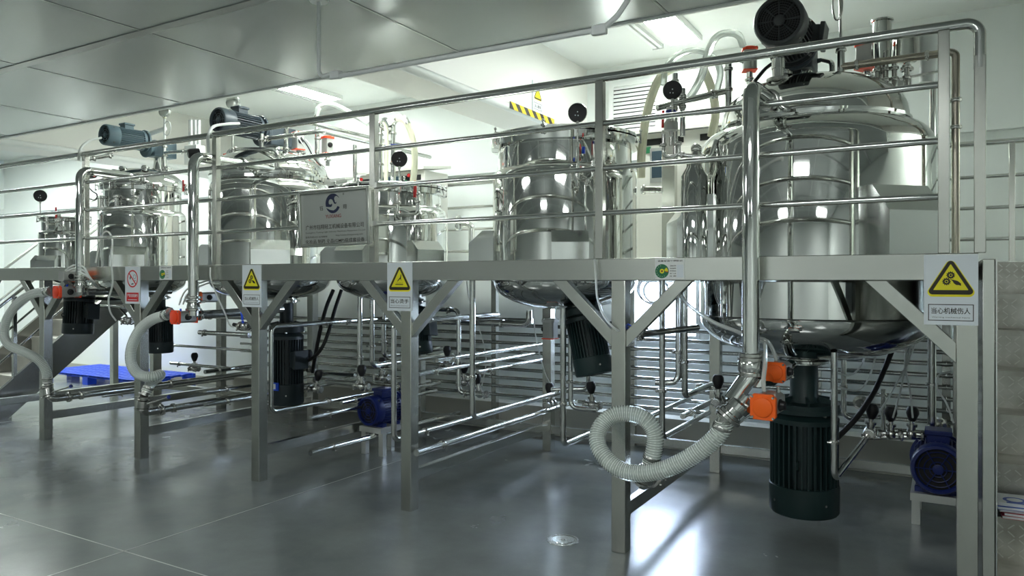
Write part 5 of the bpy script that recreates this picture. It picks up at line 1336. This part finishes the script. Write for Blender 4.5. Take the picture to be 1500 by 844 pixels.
c = P(341, 150, 1.3); t = thing('dial_gauge', 'pale dial behind the terminal box of the slate motor', 'gauge', c-V(0, 0, .2))
B().lathe(c, (.3, -1, 0), [(-.02, 0), (-.02, .075), (.015, .075), (.02, .06), (.02, 0)], 24).obj('dial', pipe_m, t); B().cyl(c-V(0, 0, .60), c-V(0, 0, .06), .012, 10).obj('stem', castst, t)
for i, (px, lab) in enumerate(((279, 'left'), (285.5, 'middle'), (291, 'right'))):
    a = P(px, 176, 1.6); b = B(); b.tube(fillet([V(a.x, a.y, P(px, 212, 1.6).z), V(a.x, a.y, a.z-.01), V(a.x+.0, a.y, a.z)], .01), .022, 12); solo(b, 'white_tube', '%s of three upright white tubes between the two left motors' % lab, 'tube', white, 'upright white tubes')
c = P(285, 214, 1.6); solo(B().box(c.x-.11, c.x+.11, c.y-.06, c.y+.06, c.z-.22, c.z).box(c.x-.03, c.x+.03, c.y-.03, c.y+.03, DZ, c.z-.22), 'tube_block', 'white block under the three upright white tubes', 'block', white, None, None, .006)
c = P(283, 225, .75); t = thing('camera_head', 'black and grey sensor head on the pipe right of the second tank', 'sensor', c-V(0, 0, .05))
B().lathe(c, (-.5, -1, -.2), [(-.06, 0), (-.06, .05), (.03, .05), (.05, .04), (.05, 0)], 8).obj('head', black, t)
c = P(131, 257, .3); t = thing('black_switch', 'black switch box beside the leftmost bent pipe', 'switch', c-V(0, 0, .03))
b = B(); b.cyl(c+V(-.08, 0, 0), c+V(.08, .0, 0), .035, 14); b.obj('switch_body', black, t); B().bar(c+V(.085, 0, -.02), c+V(.085, 0, .03), .012, .012).obj('red_tip', redp, t)
airtube('thin black tube ring under the black switch at the left', [P(126, 270, .4), P(135, 280, .4), P(142, 285, .4), P(140, 293, .4), P(130, 291, .4)], .007, black, None)
# pipes behind the tank with the board
for i, (px, py, px2, lab) in enumerate(((557, 180, 566, 'left'), (576, 178, 592, 'right'))):
    a = P(px, 275, 1.75); c = V(a.x, a.y, P(px, py, 1.75).z); d = P(px2, py-2, 1.7)
    pipe('%s of two hooked pipes rising behind the tank with the company board' % lab, [V(a.x, a.y, 2.2), c, V(d.x, d.y, c.z+.02), V(d.x+.05, d.y, c.z-.06)], .026, .07, [(c-V(0, 0, .12), (0, 0, 1)), (c-V(0, 0, .42), (0, 0, 1))], group='hooked pipes behind the tanks', name='hooked_pipe')
    b = B(); q = c-V(0, .03, .24); b.bar(q+V(.0, 0, 0), q+V(.10, 0, -.01), .02, .02); solo(b, 'dark_lever', 'dark lever on the %s hooked pipe behind the company board tank' % lab, 'lever', mat_navy, 'dark levers')
pipe('slanting pipe between the two hooked pipes behind the board tank', [P(553, 183, 1.75), P(572, 194, 1.75)], .024, name='cross_pipe')
airtube('cream hose bowing down behind the tank with the company board', [P(583, 172, 1.7), P(594, 178, 1.7), P(602, 195, 1.75), P(607, 220, 1.8), P(607, 245, 1.85), P(604, 275, 1.9)], .035, cream, 'cream hoses', 'cream_hose', 'hose')
airtube('straight cream hose between the two hooked pipes', [P(562, 176, 1.72), P(566, 190, 1.72), P(566, 230, 1.75), P(565, 275, 1.75)], .022, cream, 'cream hoses', 'cream_hose', 'hose')
a = P(520, 212, 1.9); pipe('short upright post left of the hooked pipes', [a, V(a.x, a.y, DZ)], .025, name='upright_pipe', group='upright pipes behind the tanks')
a = P(690, 330, 1.9); pipe('short pipe bent over at the deck between the two open tanks', [P(676, 329, 1.9), P(691, 329, 1.9), V(P(691, 329, 1.9).x, 1.9, DZ)], .03, .05, name='bent_pipe', group='bent pipes on the deck')
c = P(672, 322, 1.7); solo(B().clamp(c, (1, 0, 0), .03).clamp(c-V(0, 0, .06), (1, 0, 0), .03), 'wall_clamp', 'small wing clamp to the right of the tank behind the company board', 'clamp', castst)
pipe('short pipe with a clamp between the open-rimmed tank and the cabinet', [P(940, 278, 1.5), P(970, 278, 1.5)], .026, clamps=[(P(943, 278, 1.5), (1, 0, 0))], name='short_pipe', m=castst, group='short pipes beside the largest tank')

# ================================================================== cabinets behind the tanks
def cabinet(label, x0, x1, y0, y1, z0, z1, m_, roof=True, panel=None):
    t = thing('control_cabinet', label, 'cabinet', ((x0+x1)/2, (y0+y1)/2, z0), 'control cabinets behind the tanks')
    z0 = DZ
    t.location.z = DZ
    B().box(x0, x1, y0, y1, z0, z1).obj('case', m_, t, bevel=.005)
    if roof: B().prism([(x0-.03, y0-.06, z1+.0), (x0-.03, y0-.06, z1+.03), (x0-.03, y1+.02, z1+.10), (x0-.03, y1+.02, z1+.07)], (x1-x0+.06, 0, 0)).obj('sloping_roof', m_, t)
    B().box(x0+.03, x1-.03, y0-.012, y0, z0+.05, z1-.15).obj('door', m_, t, bevel=.003)
    B().box(x0+.05, x0+(x1-x0)*.45, y0-.006, y0+.002, z1-.11, z1-.05).obj('vent_slot', darkh, t)
    B().box(x0+(x1-x0)*.6, x1-.05, y0-.006, y0+.002, z1-.11, z1-.05).obj('vent_slot', darkh, t)
    return t
a = P(490, 228, 2.45); e = P(625, 232, 2.45)
YB0 = 2.62
def cab_dims(pxa, pxb, pyt, y): a, e = P(pxa, pyt, y), P(pxb, pyt, y); return a.x, e.x, a.z
x0, x1, z1 = cab_dims(527, 622, 240, YB0)
t = cabinet('pale control cabinet with red lamps behind the tank with the company board', x0, x1, YB0, YB0+.45, 0, 2.84, cabw)
def knob(t, p, m_, nm, r=.016): B().lathe(p, (0, -1, 0), [(-.002, r*1.1), (.012, r), (.018, r*.6), (.018, 0)], 16).obj(nm, m_, t)
q = P(599, 257, YB0-.012); knob(t, q, redp, 'red_lamp', .02); q = P(529.5, 263, YB0-.012); knob(t, q, redp, 'red_lamp', .02)
q = P(594, 266, YB0-.012); knob(t, q, green, 'green_button', .02)
q = P(574, 262, YB0-.012); B().box(q.x-.14, q.x+.12, YB0-.02, YB0-.012, q.z-.10, q.z+.02).obj('touch_screen', screen, t)
B().box(q.x-.16, q.x+.14, YB0-.016, YB0-.011, q.z-.12, q.z+.04).obj('screen_bezel', alu, t)
x0, x1, z1 = cab_dims(480, 514, 240, 2.62)
t = cabinet('grey cabinet with a slanted front left of the hooked pipes', x0-.45, x1-.08, 2.64, 3.05, 0, 2.80, cabm)
# wide hood of the grey cabinet
x0, x1, z1 = cab_dims(940, 972, 205, 2.62)
t = cabinet('pale control cabinet with a touch screen left of the largest tank', x0-.05, x1+.75, 2.62, 3.1, 0, 2.98, cabw)
q = P(963, 242, 2.607); B().box(q.x-.07, q.x+.14, 2.598, 2.608, q.z-.16, q.z+.16).obj('screen_bezel', alu, t); B().box(q.x-.05, q.x+.12, 2.592, 2.598, q.z-.12, q.z+.13).obj('touch_screen', screen, t)
q = P(946, 222, 2.607); B().box(q.x-.03, q.x+.05, 2.600, 2.608, q.z-.02, q.z+.04).obj('green_label', green, t)
x0, x1, _ = cab_dims(966, 985, 300, 2.3)
solo(B().box(x0, x1, 2.36, 2.44, DZ, 2.95), 'steel_column', 'flat brushed steel column in front of the cabinet left of the largest tank', 'column', brushv, None, None, .003)
